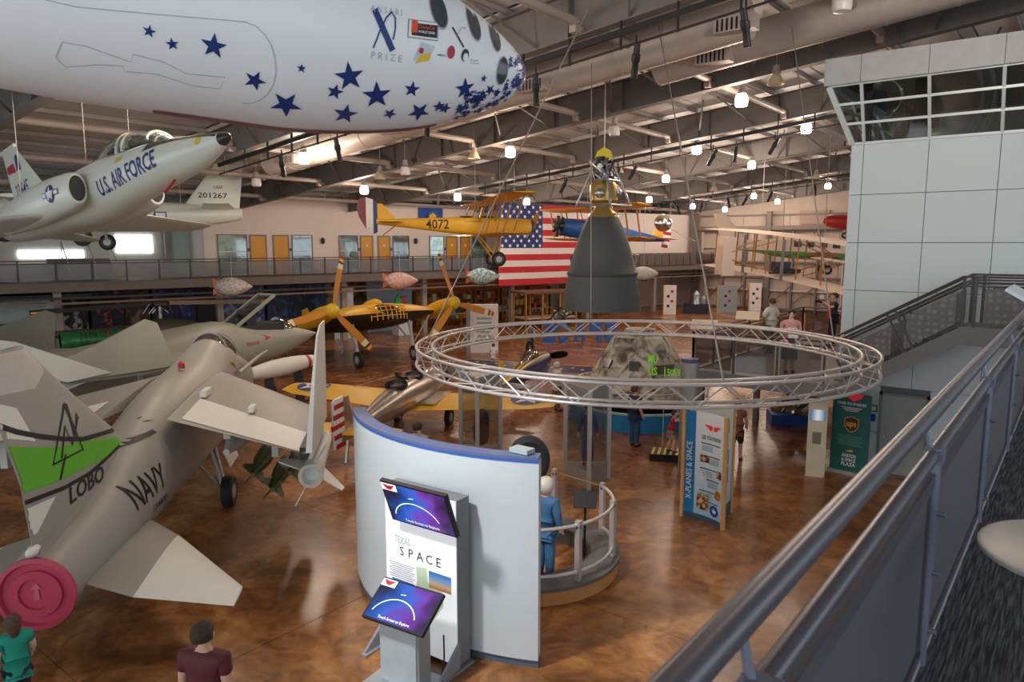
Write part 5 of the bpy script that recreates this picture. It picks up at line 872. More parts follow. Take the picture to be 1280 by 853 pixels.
def monitor(par, W_, H_, loc, rx, rz, name='monitor'):
    """screen lies in its own x-z plane facing -y"""
    c = obj(name, MB().bx(-W_/2, 0, -H_/2, W_/2, .06, H_/2), blk, par, loc=loc, rot=(rx, 0, rz), smooth=0)
    iw, ih = W_-.05, H_-.05
    o2 = obj('screen', MB().bx(-iw/2, -.004, -ih/2, iw/2, 0, ih/2), scm, c, smooth=0)
    for f in o2.children: pass
    def dd(nm, sh, m, x, z, off): return flat(nm, sh, m, (x, -.004, z), FX, FZ, c, off)
    dd('planet_arc', band2([(-.05*W_+.36*W_*math.cos(t), -.42*H_+.5*H_*math.sin(t)) for t in [PI*.12+PI*.8*i/20 for i in range(21)]], .022*H_), arcw, 0, 0, .002)
    dd('badge', rect2(.24*W_, .17*H_), badge_w, -.37*W_, .38*H_, .003); wings_logo(c, (-.37*W_, -.008, .39*H_), FX, FZ, .2*W_)
    dd('lettering', fit(txt('Touch Screen to Explore', .01), .52*W_), badge_w, .0, -.4*H_, .003); dd('comet', band2([(-.08*W_, 0), (.0, .02*H_)], .015*H_), arcw, -.02*W_, .2*H_, .003)
    return c
monitor(kp, 1.16, .68, (.2, -.36, 2.3), .36, 0)
obj('monitor_arm', MB().bx(.05, -.3, 2.15, .35, -.1, 2.35), dark, kp, smooth=0)
tk = thing('touch_kiosk', 'angled touch screen on a grey pedestal stand in front of SPACE panel', 'kiosk', (-6.7, 6.0, 0), (0, 0, .13))
obj('base_plate', MB().bx(-.45, -.1, 0, .45, .55, .02), mat('base_grey', srgb(166, 172, 176), .35, .4), tk, smooth=0); obj('pedestal', MB().bx(-.3, .1, .02, .3, .36, .92), mat('pedestal_grey', srgb(196, 204, 208), .4, .1), tk, smooth=0); obj('pedestal_back', MB().bx(.3, .12, .02, .34, .36, .9), MATS['base_grey'], tk, smooth=0)
monitor(tk, 1.0, .6, (.0, .22, 1.08), -.95, 0, 'touch_screen')
tag(obj('power_cord', MB().pipe([(-6.5, 6.75, .5), (-6.35, 6.6, .3), (-6.3, 6.5, .1), (-6.2, 6.4, .015), (-6.1, 6.1, .015), (-6.15, 5.8, .015)], .012), rubber), 'black power cord coiled on floor beside SPACE panel', 'cord')
# round exhibit with railing
EC = V(-7.65, 10.15, 0)
ex = thing('round_exhibit', 'round low exhibit plinth with wood front and curved silver railing', 'exhibit', EC)
def ann(r0, r1, a0, a1, z0, z1, n=30): return MB().rings([[(r*math.cos(t), r*math.sin(t), z) for r, z in ((r0, z0), (r1, z0), (r1, z1), (r0, z1))] for t in [a0+(a1-a0)*i/n for i in range(n+1)]])
E0, E1 = math.radians(-62), math.radians(125)
obj('wood_front', ann(1.6, 1.66, E0, E1, 0, .24), mat('ply_wood', srgb(196, 138, 82), .5, 0, .08, 6), ex); obj('plinth_top', ann(1.15, 1.7, E0, E1, .24, .3), mat('plinth_grey', srgb(98, 96, 94), .6), ex); obj('inner_wall', ann(1.12, 1.16, E0, E1, 0, .3), mat('plinth_inner', srgb(70, 64, 60), .7), ex)
for z in (.45, 1.25): obj('curved_rail', MB().pipe([(1.56*math.cos(t), 1.56*math.sin(t), z) for t in [E0+(math.radians(60)-E0)*i/20 for i in range(21)]], .03, 10), alu, ex)
obj('straight_rail', MB().tube((1.56*math.cos(1.05), 1.56*math.sin(1.05), 1.25), (1.56*math.cos(1.85), 1.56*math.sin(1.85), 1.25), .018), strut_m, ex)
for d in (-20, 25, 60, 106): a = math.radians(d); p = obj('rail_post', MB().bx(1.56*math.cos(a)-.045, 1.56*math.sin(a)-.045, .3, 1.56*math.cos(a)+.045, 1.56*math.sin(a)+.045, 1.32), alu, ex, smooth=0); obj('clamp', MB().ball((1.56*math.cos(a), 1.56*math.sin(a), 1.22), .055, 10, 6), mat('clamp_blue', srgb(50, 80, 160), .4), p)
ss_ = thing('sign_stand', 'black reading sign on slim post inside the round exhibit', 'sign stand', (-6.62, 10.5, 0), (0, 0, .5)); obj('base', MB().lathe([(.0, 0), (.19, 0), (.18, .02), (.02, .04)], 24), dark, ss_); obj('post', MB().tube((0, 0, .02), (0, 0, 1.25), .022), blk, ss_); obj('sign_plate', MB().box((0, 0, 1.33), (.4, .025, .3), rx=-.7), blk, ss_, smooth=0)
bt = thing('aircraft_wheel', 'black aircraft wheel mounted on a post behind the blue suited mannequin', 'wheel', (-7.38, 9.85, 0), (0, 0, .66)); bt.scale = (.85, .85, 1.03)
tq = obj('tyre', MB().lathe([(.24, -.1), (.34, -.13), (.42, -.09), (.44, 0), (.42, .09), (.34, .13), (.24, .1)], 30, (0, 0, 2.0), (0, 1, 0)), rubber, bt); obj('hub', MB().lathe([(.02, -.08), (.25, -.09), (.25, .09), (.02, .08)], 24, (0, 0, 2.0), (0, 1, 0)), dark, tq); obj('post', MB().tube((0, 0, .03), (0, 0, 1.6), .05), dark, bt); obj('base', MB().lathe([(.0, 0), (.25, 0), (.25, .03), (.0, .03)], 20), dark, bt)
# triangular glass columns
cgl = glass('case_glass', (.86, .88, .86), .86, .04); cfr = mat('case_frame', srgb(160, 158, 156), .4, .3); bluebag = mat('suit_blue', srgb(40, 74, 150), .6)
def case(lab, x, y, rz, dark_suit):
    c = thing('display_column', lab, 'display case', (x, y, 0), (0, 0, rz)); P = [V(.62*math.cos(t), .62*math.sin(t), 0) for t in (0, 2*PI/3, 4*PI/3)]
    obj('base', MB().prism(P, (0, 0, .42)), cfr, c, smooth=0); obj('top_cap', MB().prism([p*1.02+V(0, 0, 2.05) for p in P], (0, 0, .36)), cfr, c, smooth=0)
    for i, p in enumerate(P): obj('corner_post', MB().bx(p.x-.05, p.y-.05, 0, p.x+.05, p.y+.05, 2.42), mat('case_post', srgb(186, 184, 182), .35, .4), c, smooth=0); q = P[(i+1) % 3]; obj('glass_pane', MB().bar(p*.97+V(0, 0, 1.23), q*.97+V(0, 0, 1.23), .01, 1.62), cgl, c, smooth=0)
case('triangular glass display column holding a blue suit near the round exhibit', -9.25, 14.75, -.95, 1)
case('triangular glass display column with black case beside the yellow wing', -12.35, 14.3, -.95, 0)
bc = thing('equipment_pack', 'black rounded life support pack inside the glass display column', 'equipment', (-12.3, 14.3, .43)); obj('shell', fuse([(-.12, .55, .18, .4, .45, 3), (.0, .55, .25, .5, .52, 3), (.12, .55, .2, .42, .45, 3)], 3, 18), blk, bc); obj('strap', MB().bx(-.14, -.2, .5, .14, .2, .55), dark, bc, smooth=0)
# three sided X-PLANES & SPACE stand
bs = thing('banner_stand', 'three-sided banner stand reading X-PLANES & SPACE with wooden edges', 'display stand')
PA, PB, PC = V(-6.42, 14.06, 0), V(-5.42, 13.84, 0), V(-5.68, 14.9, 0)
def bow(p, q, k, z0, z1, off=0., n=14, u0=0., u1=1.):
    d = q-p; nn = V(-d.y, d.x, 0).normalized(); r = []
    for i in range(n+1):
        u = u0+(u1-u0)*i/n; c = p+d*u+nn*(k*math.sin(PI*u)-off); r.append([(c.x, c.y, z0), (c.x, c.y, z1)])
    return MB().rings(r, False, False, False)
Hh = 2.34; pblue = ramp_mat('banner_fade', [(0, srgb(150, 196, 222)), (.5, srgb(206, 226, 236)), (1, srgb(236, 238, 236))], 'GRAD', axis=2); pdk = mat('banner_blue', srgb(22, 118, 178), .5); pb1 = mat('banner_foot', srgb(62, 84, 104), .5)
obj('front_panel', bow(PA, PB, .1, .0, Hh), pblue, bs); obj('blue_edge', bow(PA, PB, .1, .12, Hh, .006, 8, 0, .24), pdk, bs); obj('foot_band', bow(PA, PB, .1, 0, .13, .008), pb1, bs)
obj('side_panel', bow(PB, PC, .05, 0, Hh), pblue, bs); obj('back_panel', bow(PC, PA, .08, 0, Hh), pblue, bs); obj('foot_band', bow(PB, PC, .05, 0, .3, .008), pb1, bs)
wood = mat('birch_edge', srgb(206, 160, 96), .5, 0, .06, 8)
for p in (PA, PB, PC): obj('wood_edge', MB().box(p+V(0, 0, Hh/2+.01), (.07, .07, Hh+.02), -.2), wood, bs, smooth=0)
bd = (PB-PA).normalized(); bnrm = V(bd.y, -bd.x, 0)
def bpos(u, z): return PA+(PB-PA)*u+V(-(PB-PA).y, (PB-PA).x, 0).normalized()*(.1*math.sin(PI*u))+V(0, 0, z)
fpanel = bow(PA, PB, .1, 0, Hh, .0, 30).bvh()
def bdec(nm, sh, m, u, z, off=.01, xd=None, yd=(0, 0, 1)): return decal(nm, sh, m, fpanel, bpos(u, z)+bnrm*.3, xd or bd, yd, bs, off, .2)
bdec('lettering', fit(txt('X-PLANES & SPACE'), 1.25, .12), wpr, .12, 1.05, .014, (0, 0, 1), -bd)
for s in (-1, 1):
    for i in range(3): bdec('winged_emblem', poly2((s*.02, .06-.035*i), (s*(.22-.05*i), .075-.04*i), (s*(.18-.05*i), .04-.04*i), (s*.02, .03-.035*i)), redw, .64, 2.02)
bdec('lettering', fit(txt('DID YOU KNOW?', .01), .5, .09), bpr, .62, 1.82)
gtx = mat('body_text', srgb(150, 160, 166), .5, var=0)
for blk_i, z in enumerate((1.62, 1.36, 1.08, .86, .6, .38)):
    bdec('heading', rect2(.5, .022), mat('head_text', srgb(70, 78, 86), .5, var=0), .6, z+.07)
    for i in range(5): bdec('text_line', rect2(.3-.03*(i % 2), .011), gtx, .68 if blk_i % 2 else .52, z+.02-.026*i)
for u, z, w, h, c in ((.46, 1.36, .22, .15, 'mars'), (.84, 1.1, .14, .16, 'sat'), (.44, .42, .28, .34, 'moon')): bdec('photo', rect2(w, h), ramp_mat('photo_'+c, [(.35, srgb(24, 22, 26)), (.5, srgb(150, 90, 50)), (.62, srgb(210, 190, 150))], scale=12), u, z, .012)
bdec('photo', disc2(.09, .1), ramp_mat('photo_planet', [(.35, srgb(120, 50, 20)), (.6, srgb(220, 140, 50))], scale=14), .82, .66, .012); bdec('photo', disc2(.12), mat('patch_blue', srgb(26, 76, 150), .5), .74, .3, .012); bdec('photo', star2(.07), wpr, .74, .3, .014); bdec('photo', disc2(.11), mat('pale_disc', srgb(206, 222, 230), .5), .42, .98, .012)
sd = (PC-PB).normalized(); spn = bow(PB, PC, .05, 0, Hh, 0, 20).bvh()
for z, w, h, c in ((2.0, .3, .28, bpr), (1.35, .4, .3, pdk), (.95, .4, .35, pdk)): decal('photo', rect2(w, h), c, spn, PB+sd*.55+V(0, 0, z), sd, (0, 0, 1), bs, .012, .2)
# grey pole with blue cap and model
gc = thing('display_pillar', 'slim grey round pillar with blue cap behind the banner stand', 'pillar', (-7.72, 17.1, 0)); obj('shaft', MB().lathe([(.22, 0), (.22, 2.82), (.2, 2.84)], 24), mat('pillar_grey', srgb(150, 152, 150), .4, .3), gc); obj('cap', MB().lathe([(.22, 2.84), (.23, 2.92), (.001, 2.93)], 24), mat('cap_navy', srgb(70, 84, 140), .5), gc)
sm_ = thing('shuttle_model', 'small white spaceplane model on a stalk beside the banner stand', 'model', (-5.95, 15.25, 0)); sm_.scale = (.4, .4, .95); obj('stalk', MB().tube((0, 0, 0), (0, 0, 2.1), .03), alu, sm_); obj('base', MB().lathe([(.2, 0), (.2, .03), (.02, .04)], 20), alu, sm_); obj('fuselage', fuse([(.5, 2.2, .02, .02, .02, 2), (.3, 2.2, .1, .1, .1, 2), (-.4, 2.2, .12, .12, .1, 2.4), (-.55, 2.2, .1, .1, .1, 2)], 3, 14), wpr, sm_)
for s in (-1, 1): obj('wing', wing([((.1, s*.08, 2.15), .6, .02), ((-.35, s*.4, 2.15), .18, .01)]), wpr, sm_)
# capsule on round blue plinth
CC = V(-11.55, 21.6, 0)
cp = thing('space_capsule', 'charred grey conical space capsule on a round blue plinth', 'spacecraft', CC)
char = ramp_mat('charred', [(.36, srgb(92, 80, 66)), (.47, srgb(160, 150, 134)), (.58, srgb(204, 196, 180))], scale=2.2, rough=.7, detail=8, dist=1.2)
obj('cone', MB().lathe([(1.9, .72), (1.95, .8), (1.95, .9), (.95, 2.62), (.85, 2.75), (.55, 2.8), (.5, 3.0), (.001, 3.02)], 40), char, cp); obj('hatch', MB().box((1.25, -.85, 1.75), (.06, .7, .7), -.6, 0, .5), mat('hatch_dark', srgb(120, 112, 100), .6), cp); obj('heat_shield', MB().lathe([(.001, .45), (1.0, .5), (1.6, .62), (1.93, .78), (1.9, .8)], 40), mat('shield_brown', srgb(92, 66, 48), .8), cp)
obj('cradle', MB().lathe([(1.0, .02), (1.2, .02), (1.2, .5), (1.0, .5)], 24, cap=False), dark, cp)
for a in (-1.9, -1.2): obj('window', MB().box((1.4*math.cos(a), 1.4*math.sin(a), 1.95), (.3, .06, .3), a+PI/2, -.5), dglass, cp)
bp_ = thing('round_plinth', 'round bright blue plinth with white tube railing around the capsule', 'plinth', CC); obj('plinth_wall', MB().lathe([(2.25, 0), (2.3, .0), (2.3, .55), (2.25, .55)], 48, cap=False), mat('plinth_blue', srgb(26, 122, 176), .5), bp_); obj('plinth_rim', MB().lathe([(2.2, .55), (2.32, .55), (2.32, .6), (2.2, .6)], 48, cap=False), mat('rim_pale', srgb(170, 190, 200), .5), bp_)
for z in (.95, 1.2): obj('rail', MB().pipe([(2.26*math.cos(2*PI*i/40), 2.26*math.sin(2*PI*i/40), z) for i in range(40)], .022, 8, True), alu, bp_)
for i in range(12): a = 2*PI*i/12; obj('rail_post', MB().tube((2.26*math.cos(a), 2.26*math.sin(a), .6), (2.26*math.cos(a), 2.26*math.sin(a), 1.2), .025), alu, bp_)
tg = thing('green_number_sign', 'bright green cut-out number sign 15059 beside the capsule', 'sign', (-9.22, 18.75, 2.12), (0, 0, .55)); tg.scale = (.62, .62, 1); lime = mat('lime', srgb(120, 214, 40), .5, var=0, emit=.25)
for s_, x, z, w in (('15059', .35, .05, .72), ('US', -.55, .08, .42), ('MU', -.55, .42, .42)):
    vs, fs = fit(txt(s_, .02), w, .2 if s_ == '15059' else .24); obj('number' if s_ == '15059' else 'letters', MB().add([(a+x, 0, b+z) for a, b in vs], fs), lime, tg)
obj('sign_post', MB().tube((0, .04, -2.1), (0, .04, .2), .02), alu, tg); obj('sign_rail', MB().tube((-.8, .03, -.04), (.75, .03, -.04), .012), alu, tg)
# sponsor banner and ticket kiosk by the tower
ub = thing('sponsor_banner', 'green roll-up sponsor banner with brown and gold shield by the tower', 'banner', (-4.36, 19.33, 0), (0, 0, -.1)); grn2 = mat('banner_green', srgb(34, 98, 92), .55)
obj('sheet', MB().bx(-.46, -.01, .08, .46, .01, 2.08), grn2, ub, smooth=0); obj('base', MB().bx(-.5, -.1, 0, .5, .1, .08), alu, ub, smooth=0)
def uf(nm, sh, m, x, z, off=.003): return flat(nm, sh, m, (x, -.01, z), FX, FZ, ub, off)
uf('winged_emblem', poly2((-.24, .1), (.24, .1), (.16, 0), (.0, -.09), (-.16, 0)), redw, .05, 1.98); uf('lettering', fit(txt('THANK YOU SPONSORS!', .015), .7, .07), wpr, 0, 1.82)
for i, w in enumerate((.5, .4, .3)): uf('text_line', rect2(w, .015), wpr, 0, 1.72-.04*i)
sh = [(-.17, .15), (0, .2), (.17, .15), (.17, -.05), (.1, -.16), (0, -.21), (-.1, -.16), (-.17, -.05)]
uf('shield', poly2(*sh[::-1]), mat('shield_gold', srgb(232, 176, 32), .5), .02, 1.3); uf('shield', poly2(*[(x*.9, y*.92) for x, y in sh][::-1]), mat('shield_brown2', srgb(74, 44, 18), .5), .02, 1.3, .005); uf('lettering', fit(txt('ups', .02), .24, .16), mat('shield_gold', (1, 1, 0)), .02, 1.27, .007)
for i in range(7): uf('text_line', rect2(.62-.06*(i % 3), .012), mat('teal_text', srgb(110, 160, 152), .5), 0, 1.0-.04*i)
uf('swoosh', poly2((-.1, 0), (.1, .05), (.06, -.02)), ypr, 0, .6)
for i, t in enumerate(('AVIATION', '& SPACE', 'PLAZA')): uf('lettering', fit(txt(t, .02), .34, .09), wpr, 0, .48-.11*i)
tkk = thing('donation_kiosk', 'narrow cream kiosk with small blue screen beside the green banner', 'kiosk', (-5.0, 18.75, 0), (0, 0, .25)); obj('body', MB().bx(-.22, -.18, 0, .22, .18, 2.0), mat('kiosk_cream', srgb(206, 196, 170), .5), tkk, smooth=0); obj('screen', MB().bx(-.17, -.19, 1.45, .17, -.18, 1.72), ramp_mat('kiosk_screen', [(0, srgb(40, 90, 150)), (.5, srgb(220, 235, 240)), (1, srgb(60, 110, 160))], 'GRAD', axis=0, emit=.4), tkk, smooth=0); obj('notice', MB().bx(-.1, -.19, .85, .1, -.18, 1.15), mat('notice_dark', srgb(120, 116, 100), .6), tkk, smooth=0)
mo = thing('ship_model_case', 'low bright blue base carrying a jumbled machine model below the platform', 'display base', (-7.15, 23.9, 0), (0, 0, .5)); obj('base', MB().bx(-.75, -.5, 0, .75, .5, .36), mat('base_blue', srgb(24, 70, 150), .5), mo, smooth=0)
for k in range(9): obj('machine_part', MB().tube((R_.uniform(-.6, .6), R_.uniform(-.4, .4), .36), (R_.uniform(-.6, .6), R_.uniform(-.4, .4), R_.uniform(.6, 1.3)), R_.uniform(.04, .13)), silver if k % 2 else strut_m, mo)
# SPACE letters seen from behind
lb = mat('letter_blue', srgb(30, 104, 188), .5)
for ch, (x, y) in zip('ECAPS', [(-24.75, 35.0), (-24.05, 35.6), (-23.35, 36.2), (-22.65, 36.8), (-21.95, 37.4)]):
    vs, fs = fit(txt(ch, .03), .72, 1.15); mb = MB().add([(-a, 0, b+.58) for a, b in vs], fs); n = len(mb.v); mb.v += [(a, .3, c) for a, b, c in mb.v]; ed = {}
    for q in mb.f[:]:
        for i in range(len(q)): k = (q[i], q[(i+1) % len(q)]); ed[k] = 1
    mb.f += [tuple(i+n for i in q) for q in fs]+[(a, b, b+n, a+n) for a, b in ed if (b, a) not in ed]
    obj('big_letter', mb, lb, label='big free-standing blue letter %s of a word seen from behind' % ch, cat='letter', group='big blue letters on the hall floor', loc=(x, y, 0), rot=(0, 0, .71), smooth=0)
# ================================================================ under the gallery and at the back of the hall
def gobj(name, mb, m, lab, cat, grp=None): return obj(name, mb, m, None, lab, cat, grp, smooth=0, loc=GO, rot=(0, 0, GA))
murals = [('ring', 2.1, 3.2, [(.45, srgb(14, 14, 18)), (.56, srgb(40, 42, 50)), (.62, srgb(190, 194, 206))], 'black mural panel with swirling pale ring under the gallery'), ('flame', 3.4, 4.9, [(.4, srgb(18, 18, 40)), (.58, srgb(34, 36, 70)), (.68, srgb(226, 90, 40))], 'dark mural panel with orange flame under the gallery'),
          ('rust', 5.0, 6.2, [(.35, srgb(28, 22, 22)), (.55, srgb(96, 66, 54)), (.65, srgb(150, 120, 100))], 'brown photo mural behind the helicopter rotor'), ('blue', 6.4, 8.6, [(.4, srgb(16, 22, 56)), (.55, srgb(30, 48, 110)), (.68, srgb(90, 120, 170))], 'deep blue photo mural next to the brown mural'),
          ('night', 8.7, 10.1, [(.4, srgb(10, 10, 16)), (.6, srgb(20, 22, 40)), (.75, srgb(80, 90, 110))], 'nearly black photo mural beside the deep blue one'), ('sea', 10.2, 12.6, [(.35, srgb(26, 44, 84)), (.55, srgb(64, 96, 146)), (.68, srgb(150, 170, 196))], 'sea blue photo mural under the gallery column'), ('sky', 12.8, 16.6, [(.4, srgb(16, 30, 60)), (.55, srgb(30, 54, 96)), (.7, srgb(70, 100, 140))], 'long dark blue mural with faint lettering under the gallery')]
for nm, a, b, stp, lab in murals:
    o = gthing('mural_panel', lab, 'mural'); obj('print', MB().bx(a, 3.6, .5, b, 3.66, 3.3), ramp_mat('mural_'+nm, stp, scale=1.6, dist=1.5), o, smooth=0); obj('frame', MB().bx(a-.04, 3.66, 0, b+.04, 3.72, 3.36), dark, o, smooth=0)
    if nm == 'sky': flat('lettering', fit(txt('STORIES OF SERVICE AND VALOR'), 2.6, .16), mat('faint_text', srgb(120, 136, 160), .5), (14.7, 3.59, 3.0), (1, 0, 0), (0, 0, 1), o)
pw = mat('pale_wall', srgb(196, 206, 198), .6)
o = gthing('exhibit_booth', 'pale open exhibit booth with dark green counter under the gallery end', 'booth'); obj('back_wall', MB().bx(-7, 3.4, 0, 1.5, 3.5, 3.2), pw, o, smooth=0); obj('side_wall', MB().bx(1.4, .8, 0, 1.5, 3.4, 3.0), pw, o, smooth=0); obj('counter', MB().bx(-7, 1.6, 1.4, .6, 2.2, 2.0), mat('counter_green', srgb(26, 70, 64), .5), o, smooth=0); obj('front_panel', MB().bx(-7, .9, 0, 1.3, 1.0, 1.35), mat('blue_print', srgb(150, 170, 190), .5), o, smooth=0); obj('header', MB().bx(-7, .5, 3.2, 3, .8, 3.4), blk, o, smooth=0)
# helicopter under the gallery
he = thing('helicopter', 'dark olive helicopter with drooping rotor blades parked under the gallery', 'helicopter', gp(5.6, -1.2, 0), (0, 0, GA))
obj('fuselage', fuse([(2.2, 1.3, .2, .2, .2, 2), (1.6, 1.3, .6, .6, .6, 2.2), (0, 1.4, .7, .75, .7, 2.3), (-1.6, 1.5, .4, .4, .4, 2), (-5, 1.7, .12, .14, .14, 2)], 3, 20), mat('heli_olive', srgb(70, 66, 52), .5), he); obj('mast', MB().tube((0, 0, 2.1), (0, 0, 2.95), .09), silver, he); obj('rotor_head', MB().lathe([(.3, 2.75), (.36, 2.8), (.36, 2.92), (.2, 3.0)], 16), dark, he)
for a, m in ((0.0, mat('blade_brown', srgb(122, 104, 90), .5)), (PI, blk)): obj('rotor_blade', MB().bar((.4*math.cos(a), 0, 2.9), (5.4*math.cos(a), .1, 2.72), .4, .2), m, he, smooth=0); obj('blade_tip', MB().box((5.2*math.cos(a), .1, 2.72), (.35, .42, .08)), ypr, he)
for k in range(10): obj('linkage', MB().tube((R_.uniform(-.9, .9), R_.uniform(-.3, .3), 2.4), (R_.uniform(-.5, .5), R_.uniform(-.3, .3), 2.9), .03), silver if k % 2 else dark, he)
for s in (-1, 1): obj('skid', MB().tube((1.6, s*.9, .06), (-1.6, s*.9, .06), .05).tube((.8, s*.9, .06), (.8, s*.5, .9), .04).tube((-.8, s*.9, .06), (-.8, s*.5, .9), .04), dark, he)
ge = thing('jet_engine', 'glossy green painted jet engine on a stand behind grey jet wings', 'jet engine', gp(2.6, -3.4, 0), (0, 0, GA)); gem = mat('engine_green', srgb(34, 110, 62), .35, .1, .1, 4)
obj('casing', MB().lathe([(.38, -1.6), (.44, -1.5), (.44, -.9), (.36, -.85), (.36, .2), (.4, .3), (.4, 1.0), (.3, 1.6), (.26, 1.6), (.2, -1.55)], 28, (0, 0, 1.55), (1, 0, 0), False), gem, ge)
for x in (-1.2, -.6, -.2, .2, .6, 1.2): obj('flange', MB().lathe([(.4, -.02), (.47, -.02), (.47, .02), (.4, .02)], 28, (x, 0, 1.55), (1, 0, 0), False), gem if x != .2 else rpr, ge)
for k in range(8): a = R_.uniform(-2.6, -.5); obj('pipework', MB().tube((-1.2, .42*math.cos(a), 1.55+.42*math.sin(a)), (1.1, .42*math.cos(a+.3), 1.55+.42*math.sin(a+.3)), .03), gem, ge)
obj('stand', MB().bx(-1.0, -.4, 0, -.9, .4, 1.2).bx(.9, -.4, 0, 1.0, .4, 1.2).bx(-1.2, -.5, 0, 1.2, .5, .1), dark, ge, smooth=0)
# small airship ornaments along the gallery edge
ap = ramp_mat('airship_print', [(.38, srgb(150, 150, 150)), (.5, srgb(220, 216, 210)), (.62, srgb(200, 150, 130))], scale=7); ap2 = ramp_mat('airship_print_teal', [(.4, srgb(90, 140, 150)), (.55, srgb(200, 220, 216)), (.65, srgb(220, 216, 190))], scale=7)
for (x, y, z), m, lab in (((-33.17, 19.77, 3.7), ap, 'small patterned blimp ornament hanging under gallery beside raised canopy'), ((-29.63, 27.7, 3.8), mat('airship_redwhite', srgb(206, 170, 160), .5, 0, .35, 9), 'small red and white blimp ornament hanging near wooden propeller'), ((-27.39, 32.05, 3.95), ap2, 'small teal blimp ornament hanging beside the huge flag'), ((-23.9, 45.0, 3.8), mat('airship_grey', srgb(190, 186, 180), .5, 0, .2, 9), 'small grey blimp ornament hanging behind the engine bell')):
    o = thing('blimp_ornament', lab, 'ornament', (x, y, z), (0, 0, .66), 'blimp ornaments along the gallery edge'); obj('envelope', fuse([(1.0, 0, .02, .02, .02, 2), (.7, 0, .22, .22, .22, 2), (.1, 0, .46, .46, .46, 2), (-.4, 0, .42, .42, .42, 2), (-.75, 0, .2, .2, .2, 2), (-.9, 0, .05, .05, .05, 2)], 3, 18), m, o)
    for a in (0, PI/2, PI, -PI/2): obj('tail_fin', MB().prism([(-.5, .2*math.cos(a), .2*math.sin(a)), (-.95, .42*math.cos(a), .42*math.sin(a)), (-.95, .1*math.cos(a), .1*math.sin(a))], (0, .02*math.sin(a), -.02*math.cos(a))), mat('airship_orange', srgb(206, 110, 50), .5), o, smooth=0)
    obj('gondola', MB().box((0, 0, -.48), (.4, .14, .1)), dark, o, smooth=0); obj('cord', MB().tube((0, 0, .44), (0, 0, 6.75 if y > 40 else 1.6), .01, n=5), hubm, o)
# workshop bays
ww = gthing('wall_workshop', kind='structure')
obj('back_panel', MB().bx(17, 5.0, 0, 24, 5.1, 3.6), mat('shop_beige', srgb(176, 150, 124), .7), ww, smooth=0); obj('orange_panel', MB().bx(24, 5.0, 0, 37, 5.1, 3.6), mat('shop_orange', srgb(206, 104, 34), .7, 0, .15, 1.2), ww, smooth=0); obj('far_panel', MB().bx(37, 5.0, 0, 53, 5.1, 3.6), mat('shop_tan', srgb(186, 160, 140), .7), ww, smooth=0)
for i in range(6): a = 17.2+.62*i; obj('shop_window', MB().bx(a, 4.93, 1.9, a+.56, 4.98, 3.2), ramp_mat('shop_glass', [(.4, srgb(110, 90, 70)), (.6, srgb(190, 170, 140))], scale=2), ww, smooth=0)
obj('white_partition', MB().bx(15.9, 1.0, 0, 17.2, 1.1, 3.2), mat('part_white', srgb(206, 206, 206), .6), ww, smooth=0); obj('blue_partition', MB().bx(19.2, 3.0, 0, 22.6, 3.1, 3.5), mat('part_blue', srgb(140, 160, 176), .6), ww, smooth=0)
cols = [srgb(206, 120, 40), srgb(150, 110, 70), srgb(90, 80, 74), srgb(206, 190, 160), srgb(60, 70, 90), srgb(170, 60, 40), srgb(196, 160, 60), srgb(120, 140, 120)]
bm_ = [mat('crate_%d' % i, c, .6) for i, c in enumerate(cols)]; cname = ['orange', 'tan', 'dark brown', 'cream', 'slate blue', 'rust red', 'mustard', 'sage green']
def shelf(s, n, w, seed, lab):
    o = thing('storage_rack', lab, 'shelf', gp(s, n, 0), (0, 0, GA)); rr = random.Random(seed)
    for x in (-w/2, w/2): obj('upright', MB().bx(x-.03, -.25, 0, x+.03, .25, 2.4), strut_m, o, smooth=0)
    for z in (.3, 1.0, 1.7, 2.4): obj('shelf_board', MB().bx(-w/2, -.25, z-.02, w/2, .25, z+.02), mat('shelf_wood', srgb(150, 104, 60), .6), o, smooth=0)
    for z in (.3, 1.0, 1.7):
        x = -w/2+.15
        while x < w/2-.3:
            ww_ = rr.uniform(.2, .45); k = rr.randrange(8); hh = rr.uniform(.2, .55); p = gp(s+x+ww_/2, n, z+.022)
            tag(obj('storage_box', MB().bx(-ww_/2+.01, -.18, 0, ww_/2-.01, .18, hh).bx(-ww_/2, -.19, hh-.05, ww_/2, .19, hh), bm_[k], smooth=0, loc=p, rot=(0, 0, GA)), cname[k]+' lidded box on a rack under the gallery beside the flag', 'box', 'boxes on the workshop racks'); x += ww_+.04
for i, (s, n) in enumerate(((24.8, 4.4), (27.4, 4.4), (30.0, 4.4), (32.6, 4.4), (35.4, 4.4), (39, 4.4), (42.5, 4.4))): shelf(s, n, 2.2, i, ['wooden storage rack of boxes by the blue partition', 'wooden storage rack below the flag edge', 'wooden storage rack behind the timber canopy', 'wooden storage rack below the middle of the flag', 'wooden storage rack at end of the orange wall', 'wooden storage rack against the tan wall behind the big letters', 'wooden storage rack behind the engine bell'][i])
